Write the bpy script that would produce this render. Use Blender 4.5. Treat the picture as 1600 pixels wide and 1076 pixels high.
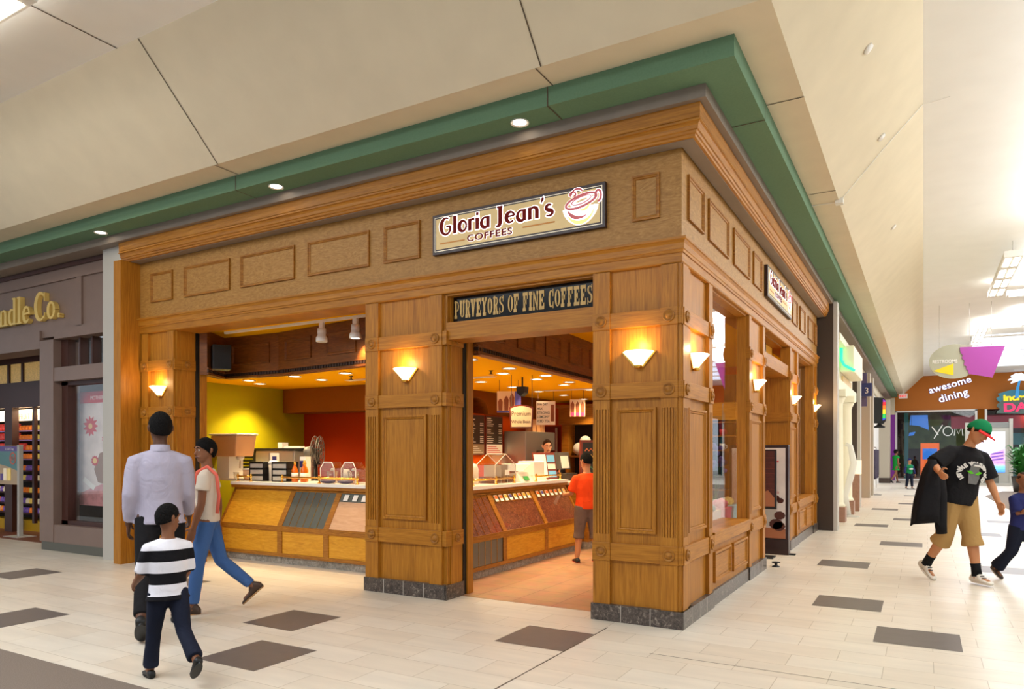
import bpy, bmesh, math, random
from mathutils import Vector, Matrix
random.seed(7)
for o in list(bpy.data.objects): bpy.data.objects.remove(o)
SC = bpy.context.scene; COL = SC.collection
PI = math.pi

# ---------------------------------------------------------------- camera, world, exposure
cam = bpy.data.objects.new('camera', bpy.data.cameras.new('camera')); COL.objects.link(cam)
cam.location = (1.7915, -6.027, 1.52)
cam.rotation_euler = (PI/2, 0, math.radians(29.88))
cam.data.sensor_width = 36; cam.data.sensor_fit = 'HORIZONTAL'
cam.data.lens = 36*1119/1600
cam.data.shift_y = (705.5-538)/1600
cam.data.clip_end = 300
SC.camera = cam
SC.view_settings.view_transform = 'Standard'; SC.view_settings.look = 'None'
SC.view_settings.gamma = 1; SC.view_settings.use_curve_mapping = False
SC.view_settings.exposure = 0.25
W = bpy.data.worlds.new('world'); SC.world = W; W.use_nodes = True
W.node_tree.nodes['Background'].inputs[0].default_value = (.86, .98, 1.12, 1)
W.node_tree.nodes['Background'].inputs[1].default_value = 0.62

def area(name, loc, size, power, color=(1, .9, .78), rot=(0, 0, 0), spread=PI):
    l = bpy.data.lights.new(name, 'AREA'); l.shape = 'RECTANGLE'; l.size, l.size_y = size
    l.energy = power; l.color = color; l.spread = spread
    o = bpy.data.objects.new(name, l); COL.objects.link(o); o.location = loc; o.rotation_euler = rot
    return o
def spot(name, loc, power, color, angle=80, blend=.6, rot=(0, 0, 0), rad=.05):
    l = bpy.data.lights.new(name, 'SPOT'); l.energy = power; l.color = color
    l.spot_size = math.radians(angle); l.spot_blend = blend; l.shadow_soft_size = rad
    o = bpy.data.objects.new(name, l); COL.objects.link(o); o.location = loc; o.rotation_euler = rot
    return o
def point(name, loc, power, color, rad=.05):
    l = bpy.data.lights.new(name, 'POINT'); l.energy = power; l.color = color; l.shadow_soft_size = rad
    o = bpy.data.objects.new(name, l); COL.objects.link(o); o.location = loc
    return o
# skylights and ceiling uplights of the two mall halls
area('hall_light_near', (-4.5, -6.6, 5.45), (9, 3.4), 350, (.93, 1, 1.07))
area('hall_light_side', (4.6, 3.5, 5.4), (2.6, 13), 370, (.96, 1, 1.0), rot=(0, math.radians(22), 0))
area('hall_light_far', (4.2, 24, 5.4), (3, 20), 560, (.97, 1, 1.05))
area('hall_uplight_side', (4.2, 4.5, 4.9), (.4, 9), 190, (.97, 1, 1.03), rot=(PI, 0, 0))
area('hall_uplight_near', (-5.5, -6.2, 4.6), (14, .3), 220, (.95, 1, 1.05), rot=(PI, 0, 0))
WARM = (1, .72, .38)

# ---------------------------------------------------------------- materials
def nt(name):
    m = bpy.data.materials.new(name); m.use_nodes = True
    return m, m.node_tree.nodes, m.node_tree.links, m.node_tree.nodes['Principled BSDF']
def srgb(r, g, b):
    f = lambda c: c/12.92 if c <= .04045 else ((c+.055)/1.055)**2.4
    return (f(r/255), f(g/255), f(b/255), 1)
def mat(name, rgb, rough=.5, metal=0, emit=None, es=1, var=0, vs=8, spec=.5, coat=0):
    m, N, L, b = nt(name)
    c = srgb(*rgb)
    b.inputs['Base Color'].default_value = c; b.inputs['Roughness'].default_value = rough
    b.inputs['Metallic'].default_value = metal; b.inputs['Specular IOR Level'].default_value = spec
    b.inputs['Coat Weight'].default_value = coat
    if emit:
        b.inputs['Emission Color'].default_value = srgb(*emit); b.inputs['Emission Strength'].default_value = es
    if var:
        n = N.new('ShaderNodeTexNoise'); n.inputs['Scale'].default_value = vs; n.inputs['Detail'].default_value = 4
        tc = N.new('ShaderNodeTexCoord'); L.new(tc.outputs['Object'], n.inputs['Vector'])
        r = N.new('ShaderNodeValToRGB')
        r.color_ramp.elements[0].position = .3; r.color_ramp.elements[1].position = .7
        r.color_ramp.elements[0].color = tuple(x*(1-var) for x in c[:3])+(1,)
        r.color_ramp.elements[1].color = tuple(min(1, x*(1+var)) for x in c[:3])+(1,)
        L.new(n.outputs['Fac'], r.inputs['Fac']); L.new(r.outputs['Color'], b.inputs['Base Color'])
    return m
def wood(name, c0, c1, c2, scale, rough=.45, dist=2.5, swirl=0):
    m, N, L, b = nt(name)
    tc = N.new('ShaderNodeTexCoord'); mp = N.new('ShaderNodeMapping')
    L.new(tc.outputs['Object'], mp.inputs['Vector']); mp.inputs['Scale'].default_value = scale
    n1 = N.new('ShaderNodeTexNoise'); n1.inputs['Scale'].default_value = 1; n1.inputs['Detail'].default_value = 6
    n1.inputs['Roughness'].default_value = .65; n1.inputs['Distortion'].default_value = dist
    L.new(mp.outputs['Vector'], n1.inputs['Vector'])
    n2 = N.new('ShaderNodeTexNoise'); n2.inputs['Scale'].default_value = 6; n2.inputs['Detail'].default_value = 3
    L.new(mp.outputs['Vector'], n2.inputs['Vector'])
    mx = N.new('ShaderNodeMix'); mx.data_type = 'FLOAT'; mx.inputs['Factor'].default_value = .35
    L.new(n1.outputs['Fac'], mx.inputs['A']); L.new(n2.outputs['Fac'], mx.inputs['B'])
    r = N.new('ShaderNodeValToRGB'); e = r.color_ramp.elements
    e[0].position = .33; e[0].color = srgb(*c0); e[1].position = .68; e[1].color = srgb(*c2)
    q = e.new(.5); q.color = srgb(*c1)
    L.new(mx.outputs['Result'], r.inputs['Fac']); L.new(r.outputs['Color'], b.inputs['Base Color'])
    b.inputs['Roughness'].default_value = rough; b.inputs['Specular IOR Level'].default_value = .35
    bp = N.new('ShaderNodeBump'); bp.inputs['Strength'].default_value = .08
    L.new(mx.outputs['Result'], bp.inputs['Height']); L.new(bp.outputs['Normal'], b.inputs['Normal'])
    return m
def glass(name, tint=(1, 1, 1), refl=.035, rough=0.0, k=.7):
    m, N, L, b = nt(name); N.remove(b)
    t = N.new('ShaderNodeBsdfTransparent'); t.inputs[0].default_value = tuple(tint)+(1,)
    g = N.new('ShaderNodeBsdfGlossy'); g.inputs['Roughness'].default_value = rough
    fr = N.new('ShaderNodeLayerWeight'); fr.inputs['Blend'].default_value = .5
    pw = N.new('ShaderNodeMath'); pw.operation = 'POWER'; pw.inputs[1].default_value = 3; L.new(fr.outputs['Facing'], pw.inputs[0])
    ad = N.new('ShaderNodeMath'); ad.operation = 'MULTIPLY_ADD'; ad.inputs[1].default_value = k; ad.inputs[2].default_value = refl; ad.use_clamp = True
    L.new(pw.outputs[0], ad.inputs[0])
    mx = N.new('ShaderNodeMixShader'); L.new(ad.outputs[0], mx.inputs[0]); L.new(t.outputs[0], mx.inputs[1]); L.new(g.outputs[0], mx.inputs[2])
    L.new(mx.outputs[0], N['Material Output'].inputs['Surface'])
    return m
def stone(name, c0, c1, c2, scale=9, rough=.3):
    m, N, L, b = nt(name)
    tc = N.new('ShaderNodeTexCoord'); n = N.new('ShaderNodeTexNoise')
    n.inputs['Scale'].default_value = scale; n.inputs['Detail'].default_value = 8; n.inputs['Roughness'].default_value = .7; n.inputs['Distortion'].default_value = 1.6
    L.new(tc.outputs['Object'], n.inputs['Vector'])
    r = N.new('ShaderNodeValToRGB'); e = r.color_ramp.elements
    e[0].position = .38; e[0].color = srgb(*c0); e[1].position = .72; e[1].color = srgb(*c2); q = e.new(.56); q.color = srgb(*c1)
    L.new(n.outputs['Fac'], r.inputs['Fac'])
    L.new(r.outputs['Color'], b.inputs['Base Color'])
    b.inputs['Roughness'].default_value = rough
    return m

OA, OB, OC = (142, 86, 15), (170, 108, 24), (190, 128, 40)
M = {}
M['oakv'] = wood('oak_upright_grain', OA, OB, OC, (16, 16, .8))
M['oakh'] = wood('oak_level_grain', OA, OB, OC, (.9, .9, 17))
M['oakf'] = wood('oak_figured_veneer', (144, 98, 40), (168, 120, 56), (188, 142, 76), (2.2, 2.2, 7), dist=9)
M['oakd'] = wood('oak_dark_panelling', (100, 54, 12), (122, 68, 18), (142, 84, 26), (2, 2, 14))
M['oakl'] = wood('oak_honey_counter', (190, 124, 22), (210, 148, 34), (226, 168, 56), (2.2, 2.2, 20), dist=3)
M['oakr'] = wood('oak_counter_rails', (124, 74, 14), (158, 100, 26), (184, 126, 44), (2.2, 2.2, 20))
M['black'] = mat('black_metal', (16, 14, 13), .5)
M['plinth'] = stone('brown_marble', (52, 44, 40), (92, 80, 72), (176, 164, 150), 22)
M['grout'] = mat('pale_grout', (190, 182, 170), .8)
M['beige'] = mat('beige_plaster', (218, 204, 176), .9, var=.03, vs=3)
M['white'] = mat('white_plaster', (240, 239, 234), .9, var=.02, vs=2)
M['green'] = mat('green_fascia_paint', (98, 130, 100), .85, var=.06, vs=60)
M['band'] = mat('grey_brown_band', (134, 118, 104), .55, var=.05, vs=5)
M['seam'] = mat('dark_seam', (90, 76, 60), .9)
M['steel'] = mat('brushed_grey_metal', (190, 184, 174), .5, .1)
M['darkpost'] = mat('dark_brown_metal', (66, 52, 42), .5, .2)
M['glass'] = glass('clear_glass'); M['glassc'] = glass('case_glass', refl=.015, k=.25)
M['gold'] = mat('polished_brass', (226, 176, 78), .25, 1)
M['shade'] = mat('lit_alabaster_glass', (255, 240, 214), .5, emit=(255, 220, 165), es=1.9)
M['lamp'] = mat('lit_lamp_face', (255, 250, 240), .5, emit=(255, 244, 222), es=9)
M['whitep'] = mat('white_paint', (236, 232, 224), .5)
M['offwhite'] = mat('off_white_plastic', (232, 222, 204), .45)

# ---------------------------------------------------------------- mesh helpers
def TL(u, o, z): return Vector((u, -o, z))          # facade along X: (along, outward, up)
def TR(u, o, z): return Vector((o, u, z))           # facade along Y
def TI(x, y, z): return Vector((x, y, z))
class MB:
    def __init__(s, T=TI): s.v = []; s.f = []; s.m = []; s.T = T; s.mi = 0
    def add(s, vs, fs):
        b = len(s.v); s.v += [s.T(*p) for p in vs]; s.f += [[b+i for i in f] for f in fs]; s.m += [s.mi]*len(fs); return s
    def box(s, x0, x1, y0, y1, z0, z1):
        return s.add([(x0,y0,z0),(x1,y0,z0),(x1,y1,z0),(x0,y1,z0),(x0,y0,z1),(x1,y0,z1),(x1,y1,z1),(x0,y1,z1)],
                     [(0,1,2,3),(4,5,6,7),(0,1,5,4),(1,2,6,5),(2,3,7,6),(3,0,4,7)])
    def hexa(s, p): return s.add(p, [(0,1,2,3),(4,5,6,7),(0,1,5,4),(1,2,6,5),(2,3,7,6),(3,0,4,7)])
    def quad(s, *p): return s.add(p, [tuple(range(len(p)))])
    def prism(s, pts, fn, d0, d1):                   # pts 2D, fn(a,b,d)->local point
        n = len(pts)
        return s.add([fn(a,b,d0) for a,b in pts]+[fn(a,b,d1) for a,b in pts],
                     [tuple(range(n)), tuple(range(n,2*n))]+[(i,(i+1)%n,n+(i+1)%n,n+i) for i in range(n)])
    def loft(s, rings, caps=True, closed=True):
        n = len(rings[0]); vs = [p for r in rings for p in r]; fs = []
        for k in range(len(rings)-1):
            for i in range(n if closed else n-1):
                fs.append((k*n+i, k*n+(i+1)%n, (k+1)*n+(i+1)%n, (k+1)*n+i))
        if caps: fs += [tuple(range(n)), tuple(range((len(rings)-1)*n, len(rings)*n))]
        return s.add(vs, fs)
    def lathe(s, prof, c=(0,0,0), ax='z', seg=20, a0=0, a1=2*PI):
        full = abs(a1-a0-2*PI) < 1e-6; n = seg if full else seg+1; rings = []
        for r, h in prof:
            ring = []
            for i in range(n):
                a = a0+(a1-a0)*i/seg; x, y = max(r,1e-4)*math.cos(a), max(r,1e-4)*math.sin(a)
                p = {'z':(x,y,h),'y':(x,h,y),'x':(h,x,y)}[ax]
                ring.append((c[0]+p[0],c[1]+p[1],c[2]+p[2]))
            rings.append(ring)
        return s.loft(rings, True, full)
    def tube(s, pts, r, seg=8, rb=None):
        pts = [Vector(p) for p in pts]; n = len(pts); rings = []
        rr = r if isinstance(r, (list, tuple)) else [r]*n
        up = None
        for i, p in enumerate(pts):
            t = (pts[min(i+1,n-1)]-pts[max(i-1,0)]).normalized()
            if up is None: up = Vector((0,0,1)) if abs(t.z) < .9 else Vector((0,1,0))
            a = (up - t*up.dot(t)).normalized(); b = t.cross(a); up = a
            k = rr[i]; k1, k2 = k if isinstance(k, tuple) else (k, k)
            rings.append([tuple(p + a*k1*math.cos(2*PI*j/seg) + b*k2*math.sin(2*PI*j/seg)) for j in range(seg)])
        return s.loft(rings)
    def ball(s, c, r, seg=14, rows=9):
        rx, ry, rz = r if isinstance(r, tuple) else (r, r, r)
        rings = []
        for k in range(rows+1):
            t = -PI/2+PI*k/rows; q = max(math.cos(t), .02)
            rings.append([(c[0]+rx*q*math.cos(2*PI*j/seg), c[1]+ry*q*math.sin(2*PI*j/seg), c[2]+rz*math.sin(t)) for j in range(seg)])
        return s.loft(rings)
    def ring(s, u0, u1, z0, z1, w, h, fn=None):      # picture-frame moulding on plane o=0..h with a stepped profile
        prof = [(0,0),(0,h),(w*.45,h*1.0),(w*.6,h*.55),(w*.85,h*.45),(w,0)]
        rs = []
        for d, o in prof:
            rs.append([(u0+d,o,z0+d),(u1-d,o,z0+d),(u1-d,o,z1-d),(u0+d,o,z1-d)])
        o0 = s.o0 if hasattr(s,'o0') else 0
        rs = [[(a,b+o0,c) for a,b,c in r] for r in rs]
        return s.loft(rs, caps=False)
    def build(s, name, mats, parent=None, smooth=False, bevel=0, loc=None, merge=False):
        me = bpy.data.meshes.new(name); me.from_pydata([tuple(v) for v in s.v], [], s.f)
        mats = mats if isinstance(mats, (list, tuple)) else [mats]
        for m in mats: me.materials.append(M[m] if isinstance(m, str) else m)
        for p, i in zip(me.polygons, s.m): p.material_index = i
        bm = bmesh.new(); bm.from_mesh(me)
        if merge: bmesh.ops.remove_doubles(bm, verts=bm.verts, dist=1e-5)
        bmesh.ops.recalc_face_normals(bm, faces=bm.faces); bm.to_mesh(me); bm.free()
        if smooth:
            for p in me.polygons: p.use_smooth = True
        o = bpy.data.objects.new(name, me); COL.objects.link(o)
        if parent: o.parent = parent
        if loc: o.location = loc
        if bevel:
            b = o.modifiers.new('bevel', 'BEVEL'); b.width = bevel; b.segments = 2; b.limit_method = 'ANGLE'; b.angle_limit = .6
        return o
def tag(o, label=None, cat=None, group=None, kind=None):
    if label: o['label'] = label
    if cat: o['category'] = cat
    if group: o['group'] = group
    if kind: o['kind'] = kind
    return o
def thing(name, label, cat, loc=(0,0,0), rz=0, group=None):
    o = bpy.data.objects.new(name, None); COL.objects.link(o); o.location = loc; o.rotation_euler = (0,0,rz)
    o.empty_display_size = .1
    return tag(o, label, cat, group)
def struct(o): o['kind'] = 'structure'; return o
def dup(root, loc, rz=None, label=None, group=None):
    def cp(o, par):
        c = o.copy(); COL.objects.link(c)
        if par: c.parent = par
        for ch in list(o.children): cp(ch, c)
        return c
    r = cp(root, None); r.location = loc
    if rz is not None: r.rotation_euler = (0,0,rz)
    if label: r['label'] = label
    if group: r['group'] = group
    return r
def face_matrix(origin, right, up):
    r = Vector(right).normalized(); u = Vector(up).normalized(); n = r.cross(u)
    m = Matrix((r, u, n)).transposed().to_4x4(); m.translation = Vector(origin); return m
def text(name, body, size, mx, material, parent=None, extrude=.004, offset=0, xs=1, align='LEFT', shear=0, spacing=1, label=None):
    c = bpy.data.curves.new(name, 'FONT'); c.body = body; c.size = size; c.extrude = extrude; c.offset = offset
    c.align_x = align; c.shear = shear; c.space_character = spacing; c.resolution_u = 3
    t = bpy.data.objects.new('tmp', c); COL.objects.link(t)
    bpy.context.view_layer.update()
    me = bpy.data.meshes.new_from_object(t.evaluated_get(bpy.context.evaluated_depsgraph_get()))
    bpy.data.objects.remove(t); bpy.data.curves.remove(c)
    me.transform(Matrix.Diagonal((xs,1,1,1))); me.transform(mx)
    me.materials.clear(); me.materials.append(M[material] if isinstance(material,str) else material)
    o = bpy.data.objects.new(name, me); COL.objects.link(o)
    if parent: o.parent = parent
    return tag(o, label) if label else o
def arc(cx, cy, rx, ry, a0, a1, n=10):
    return [(cx+rx*math.cos(math.radians(a0+(a1-a0)*i/n)), cy+ry*math.sin(math.radians(a0+(a1-a0)*i/n))) for i in range(n+1)]
def ribbon2d(pts, w):
    n = len(pts); ws = w if isinstance(w, (list,tuple)) else [w]*n
    if len(ws) != n:                                   # stretch a short width list along the stroke
        k = len(ws); ws = [ws[min(int(i*(k-1)/(n-1)),k-2)]*(1-((i*(k-1)/(n-1))-min(int(i*(k-1)/(n-1)),k-2))) + ws[min(int(i*(k-1)/(n-1)),k-2)+1]*((i*(k-1)/(n-1))-min(int(i*(k-1)/(n-1)),k-2)) for i in range(n)]
    L, R = [], []
    for i,(x,y) in enumerate(pts):
        a = pts[max(i-1,0)]; b = pts[min(i+1,n-1)]; dx, dy = b[0]-a[0], b[1]-a[1]; d = math.hypot(dx,dy) or 1
        nx, ny = -dy/d*ws[i]/2, dx/d*ws[i]/2
        L.append((x+nx,y+ny)); R.append((x-nx,y-ny))
    return L, R
RK = [0]
def ribbon(mb, pts, w, fn, d0, d1, grow=0):
    RK[0] += 1; j = .0002*(RK[0] % 4); d0 -= j; d1 += j      # crossing strokes never share a face plane
    if grow:
        w = [q+2*grow for q in w] if isinstance(w,(list,tuple)) else w+2*grow
        (x0,y0),(x1,y1) = pts[0],pts[1]; d = math.hypot(x1-x0,y1-y0) or 1; a = (x0-(x1-x0)/d*grow, y0-(y1-y0)/d*grow)
        (x0,y0),(x1,y1) = pts[-1],pts[-2]; d = math.hypot(x1-x0,y1-y0) or 1; b = (x0-(x1-x0)/d*grow, y0-(y1-y0)/d*grow)
        pts = [a]+list(pts[1:-1])+[b]
    L, R = ribbon2d(pts, w)
    mb.loft([[fn(*l,d0),fn(*r,d0),fn(*r,d1),fn(*l,d1)] for l,r in zip(L,R)])
def sweepL(mb, prof, ul, ur):
    # closed (outward, z) profile carried along the left front, round the corner and along the side front
    rings = [[(ul,-o,z) for o,z in prof], [(o,-o,z) for o,z in prof], [(o,ur,z) for o,z in prof]]
    mb.loft(rings)
# ---------------------------------------------------------------- mall floor, ceilings
def floor_mat():
    m, N, L, b = nt('pale_stone_tiles')
    tc = N.new('ShaderNodeTexCoord'); mp = N.new('ShaderNodeMapping'); mp.inputs['Location'].default_value = (.595, .02, 0)
    L.new(tc.outputs['Object'], mp.inputs['Vector'])
    br = N.new('ShaderNodeTexBrick'); br.inputs['Scale'].default_value = 1
    br.offset = .5; br.inputs['Brick Width'].default_value = .612; br.inputs['Row Height'].default_value = .306
    br.inputs['Mortar Size'].default_value = .0028; br.inputs['Bias'].default_value = 0
    br.inputs['Color1'].default_value = srgb(226, 216, 200); br.inputs['Color2'].default_value = srgb(220, 207, 188); br.inputs['Mortar'].default_value = srgb(186, 172, 150)
    L.new(mp.outputs['Vector'], br.inputs['Vector'])
    n = N.new('ShaderNodeTexNoise'); n.inputs['Scale'].default_value = 1.7; n.inputs['Detail'].default_value = 5
    mp2 = N.new('ShaderNodeMapping'); mp2.inputs['Scale'].default_value = (1, 5, 1); L.new(tc.outputs['Object'], mp2.inputs['Vector']); L.new(mp2.outputs['Vector'], n.inputs['Vector'])
    hs = N.new('ShaderNodeHueSaturation'); mr = N.new('ShaderNodeMapRange'); mr.inputs['From Min'].default_value = .3; mr.inputs['From Max'].default_value = .7
    mr.inputs['To Min'].default_value = .93; mr.inputs['To Max'].default_value = 1.05
    L.new(n.outputs['Fac'], mr.inputs['Value']); L.new(mr.outputs['Result'], hs.inputs['Value']); L.new(br.outputs['Color'], hs.inputs['Color'])
    L.new(hs.outputs['Color'], b.inputs['Base Color'])
    b.inputs['Roughness'].default_value = .34; b.inputs['Specular IOR Level'].default_value = .35
    return m
M['floor'] = floor_mat()
M['tiled'] = mat('dark_grey_tile', (106, 97, 92), .4, var=.06, vs=9)
M['tilec'] = wood('terracotta_tile', (176, 122, 78), (200, 148, 100), (216, 170, 124), (1.6, 1.6, 1), rough=.45)
M['carpet'] = mat('grey_brown_carpet', (122, 108, 96), .95, var=.22, vs=160)
mb = MB()
mb.quad((-26,-16,0),(14,-16,0),(14,52,0),(-26,52,0))
mb.mi = 1
g = .612
for x, y in [(-8.25,-1.61),(-5.73,-2.88),(-6.06,-1.10),(-3.46,-1.70),(-2.84,-2.62),(-1.20,-1.11),(.83,1.6),(1.44,.38),(.55,4.33),(1.165,7.08),(2.41,4.78),
             (.55,10.2),(1.2,12.0),(.6,15.0),(1.15,17.6),(2.4,9.4),(3.0,12.4),(1.2,22),(1.2,27),(-.1,22),(3.0,1.9),(-7.0,-3.1)]:
    mb.quad((x,y,.0008),(x+g,y,.0008),(x+g,y+g*.98,.0008),(x,y+g*.98,.0008))
mb.mi = 2
mb.quad((-.602,-4.2,.0007),(-.590,-4.2,.0007),(-.572,-.24,.0007),(-.584,-.24,.0007))
mb.quad((-.0,-.83,.0007),(9,-.83,.0007),(9,-.822,.0007),(-.0,-.822,.0007))
struct(mb.build('floor', ['floor', 'tiled', 'seam']))
mb = MB(); mb.box(-24,.9,-14,-3.225,-.02,.012); mb.mi = 1
for i in range(9):
    a = -5.6+.32*i; mb.box(a, a+.22, -3.62-.02*i, -3.60-.02*i, .012, .0125)
struct(mb.build('floor_carpet_near', ['carpet', 'seam']))
mb = MB(); mb.prism([(3.62,23.3),(3.8,13.8),(9,13),(9,28),(4.4,26.9)], lambda a,b,d:(a,b,d), -.01, .012)
struct(mb.build('floor_carpet_far', 'carpet'))
# cafe floor of brown tiles
def cafe_floor():
    m, N, L, b = nt('brown_cafe_tiles')
    tc = N.new('ShaderNodeTexCoord'); br = N.new('ShaderNodeTexBrick'); br.offset = 0; br.inputs['Scale'].default_value = 1
    mp = N.new('ShaderNodeMapping'); mp.inputs['Rotation'].default_value = (0,0,0); L.new(tc.outputs['Object'], mp.inputs['Vector'])
    br.inputs['Brick Width'].default_value = .46; br.inputs['Row Height'].default_value = .46; br.inputs['Mortar Size'].default_value = .004
    br.inputs['Color1'].default_value = srgb(190, 140, 96); br.inputs['Color2'].default_value = srgb(176, 124, 82); br.inputs['Mortar'].default_value = srgb(140, 96, 62)
    L.new(mp.outputs['Vector'], br.inputs['Vector'])
    n = N.new('ShaderNodeTexNoise'); n.inputs['Scale'].default_value = 5; n.inputs['Detail'].default_value = 6; L.new(tc.outputs['Object'], n.inputs['Vector'])
    mx = N.new('ShaderNodeMix'); mx.data_type = 'RGBA'; mx.blend_type = 'OVERLAY'; mx.inputs['Factor'].default_value = .35
    L.new(br.outputs['Color'], mx.inputs['A']); L.new(n.outputs['Color'], mx.inputs['B'])
    hs = N.new('ShaderNodeHueSaturation'); hs.inputs['Saturation'].default_value = .9; L.new(mx.outputs['Result'], hs.inputs['Color'])
    L.new(hs.outputs['Color'], b.inputs['Base Color']); b.inputs['Roughness'].default_value = .4
    return m
M['cfloor'] = cafe_floor()
mb = MB(); mb.prism([(-7.7,1.0),(-3.0,1.0),(-2.5,.26),(-.3,.26),(-.3,8.2),(-7.7,8.2)], lambda a,b,d:(a,b,d), -.02, .003)
struct(mb.build('floor_cafe', 'cfloor'))

# ceilings: grey band, green soffit, beige lip, slope and flat top, mitred round the corner
XL, YR, ZT = -26, 52, 5.55
def strip(name, prof, mats, seams=()):
    mb = MB()
    for (o0,z0),(o1,z1) in zip(prof[:-1], prof[1:]):
        mb.quad((XL,-o0,z0),(o0,-o0,z0),(o1,-o1,z1),(XL,-o1,z1))
        mb.quad((o0,-o0,z0),(o0,YR,z0),(o1,YR,z1),(o1,-o1,z1))
    mb.mi = 1
    for kind, u in seams:
        for (o0,z0),(o1,z1) in zip(prof[:-1], prof[1:]):
            e = .004; w = .012
            if kind == 'L': mb.quad((u,-o0-e,z0-e),(u+w,-o0-e,z0-e),(u+w,-o1-e,z1-e),(u,-o1-e,z1-e))
            else: mb.quad((o0+e,u,z0-e),(o0+e,u+w,z0-e),(o1+e,u+w,z1-e),(o1+e,u,z1-e))
    o = mb.build(name, mats); return struct(o)
S1 = [('L',-4.95),('L',-1.0),('L',-10.6),('R',.62),('R',6.5),('R',12.5)]
strip('ceiling_band', [(-.3,4.37),(.277,4.37),(.277,4.475)], ['band','seam'])
strip('ceiling_green_soffit', [(.1,4.475),(.567,4.475),(.567,4.64)], ['green','seam'], S1)
strip('ceiling_beige_lip', [(.5,4.64),(.88,4.64)], ['beige','seam'], [('L',-4.9),('L',-.95),('R',.7),('R',3.3)])
strip('ceiling_slope', [(.88,4.64),(1.79,ZT)], ['beige','seam'], [('L',-4.85),('L',-.9)])
mb = MB(); mb.quad((XL,-1.79,ZT),(1.79,-1.79,ZT),(1.79,-16,ZT),(XL,-16,ZT)); mb.quad((1.79,-16,ZT),(1.79,YR,ZT),(14,YR,ZT),(14,-16,ZT))
mb.mi = 1; mb.quad((-5.2,-1.79,ZT-.004),(-5.185,-1.79,ZT-.004),(-5.185,-9,ZT-.004),(-5.2,-9,ZT-.004))
struct(mb.build('ceiling_flat', ['white','seam']))
# walls behind the picture edge: far side of both halls
mb = MB(); mb.box(9.5,9.7,2,38,0,ZT); struct(mb.build('wall_right', 'white'))
# ---------------------------------------------------------------- oak coffee shop front
SF = thing('coffee_shop_front', 'carved oak coffee shop front wrapping the mall corner with pillars and panelled frieze', 'shop front')
def rosette(parent, T, u, z, o, r=.05):
    mb = MB(T); 
    prof = [(0,.0),(r,0),(r,.010),(r*.86,.014),(r*.74,.006),(r*.56,.004),(r*.46,.016),(r*.2,.022),(0,.022)]
    rings = []
    for q, h in prof:
        q = max(q,1e-4); rings.append([(u+q*math.cos(2*PI*j/20), o+h, z+q*math.sin(2*PI*j/20)) for j in range(20)])
    mb.loft(rings); return mb.build('rosette', 'oakr', parent, True)
BANDS = [(.547,.702),(1.99,2.13),(2.62,2.76)]
def pillar(T, u0, u1, strips, name='pillar', bead0=0, bead1=0, flute=True, depth=.31, sconce=True, plinth=True, raised=True):
    """u0..u1 front face; strips: list of (a,b) pilaster strips; beads are recessed corner strips"""
    mb = MB(T); mb.box(u0+.012, u1-.012, -depth, -.03, .14, 3.14)
    p = mb.build(name, 'oakv', SF)
    ia = strips[0][1]; ib = strips[-1][0] if len(strips) > 1 else u1-.02
    # stiles
    for a, b in strips:
        m2 = MB(T); m2.box(a, b, -.03, -.005, .15, 3.135)
        if flute:
            n = 5; w = (b-a-.03)/(2*n-1)
            for k in range(n):
                x = a+.015+2*k*w; m2.box(x, x+w, -.005, .006, .78, 1.90)
            m2.box(a, b, -.005, .006, .15, .78); m2.box(a, b, -.005, .006, 1.90, 3.135)
            m2.box(a, a+.012, -.005, .006, .78, 1.9); m2.box(b-.012, b, -.005, .006, .78, 1.9)
        m2.build('pilaster', 'oakv', p)
    # rails with rosettes
    for z0, z1 in BANDS:
        m2 = MB(T); m2.box(u0, u1, -.035, .008, z0, z1)
        for a, b in strips: m2.box(a-.006, b+.006, .008, .018, z0-.005, z1+.005)
        m2.build('rail', 'oakh', p, bevel=.003)
        for a, b in strips: rosette(p, T, (a+b)/2, (z0+z1)/2, .018, min(.052,(b-a)*.42))
    if raised:
        m2 = MB(T); m2.o0 = -.03; a, b = ia+.05, ib-.05; m2.ring(a, b, .80, 1.91, .045, .028); 
        m2.box(a+.045, b-.045, -.03, -.022, .845, 1.865)
        m2.build('raised_panel', 'oakv', p)
    if plinth:
        m2 = MB(T); m2.box(u0-.015, u1+.015, -depth, .02, 0, .15)
        m2.mi = 1
        n = max(2, round((u1-u0)/.27))
        for k in range(1, n): x = u0+(u1-u0)*k/n; m2.box(x-.003, x+.003, 0, .0205, 0, .1505)
        m2.build('plinth', ['plinth','grout'], p)
    return p
# --- front along the near hall
pA = pillar(TL, -.818, 0, [(-.815,-.655),(-.18,-.035)])
pB = pillar(TL, -3.52, -2.46, [(-3.515,-3.345),(-2.66,-2.50)])
pC = pillar(TL, -7.59, -6.85, [(-7.56,-7.42),(-7.0,-6.87)])
# reveals of the openings (inner sides of the pillars)
def reveal(parent, x, sgn):
    """side of an opening, facing sgn along X, 0.31 deep; then black shutter guide and inner jamb"""
    T = lambda u, o, z: Vector((x+sgn*o, u, z))
    mb = MB(T); mb.box(.03,.31,-.02,0,.15,3.14); mb.box(.08,.26,0,.012,.15,3.14); mb.build('reveal_board','oakv',parent)
    for z0,z1 in BANDS:
        mb = MB(T); mb.box(-.02,.30,0,.02,z0,z1); mb.box(.09,.25,.02,.03,z0-.004,z1+.004); mb.build('rail','oakh',parent)
        rosette(parent,T,.17,(z0+z1)/2,.03,.045)
    mb = MB(T); mb.box(-.02,.31,0,.022,0,.15); mb.build('plinth','plinth',parent)
    mb = MB(T); mb.box(.31,.365,-.05,.012,0,3.14); mb.build('shutter_guide','black',parent)
    mb = MB(T); mb.box(.365,.47,-.05,.03,0,3.14); mb.build('inner_jamb','oakv',parent)
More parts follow.
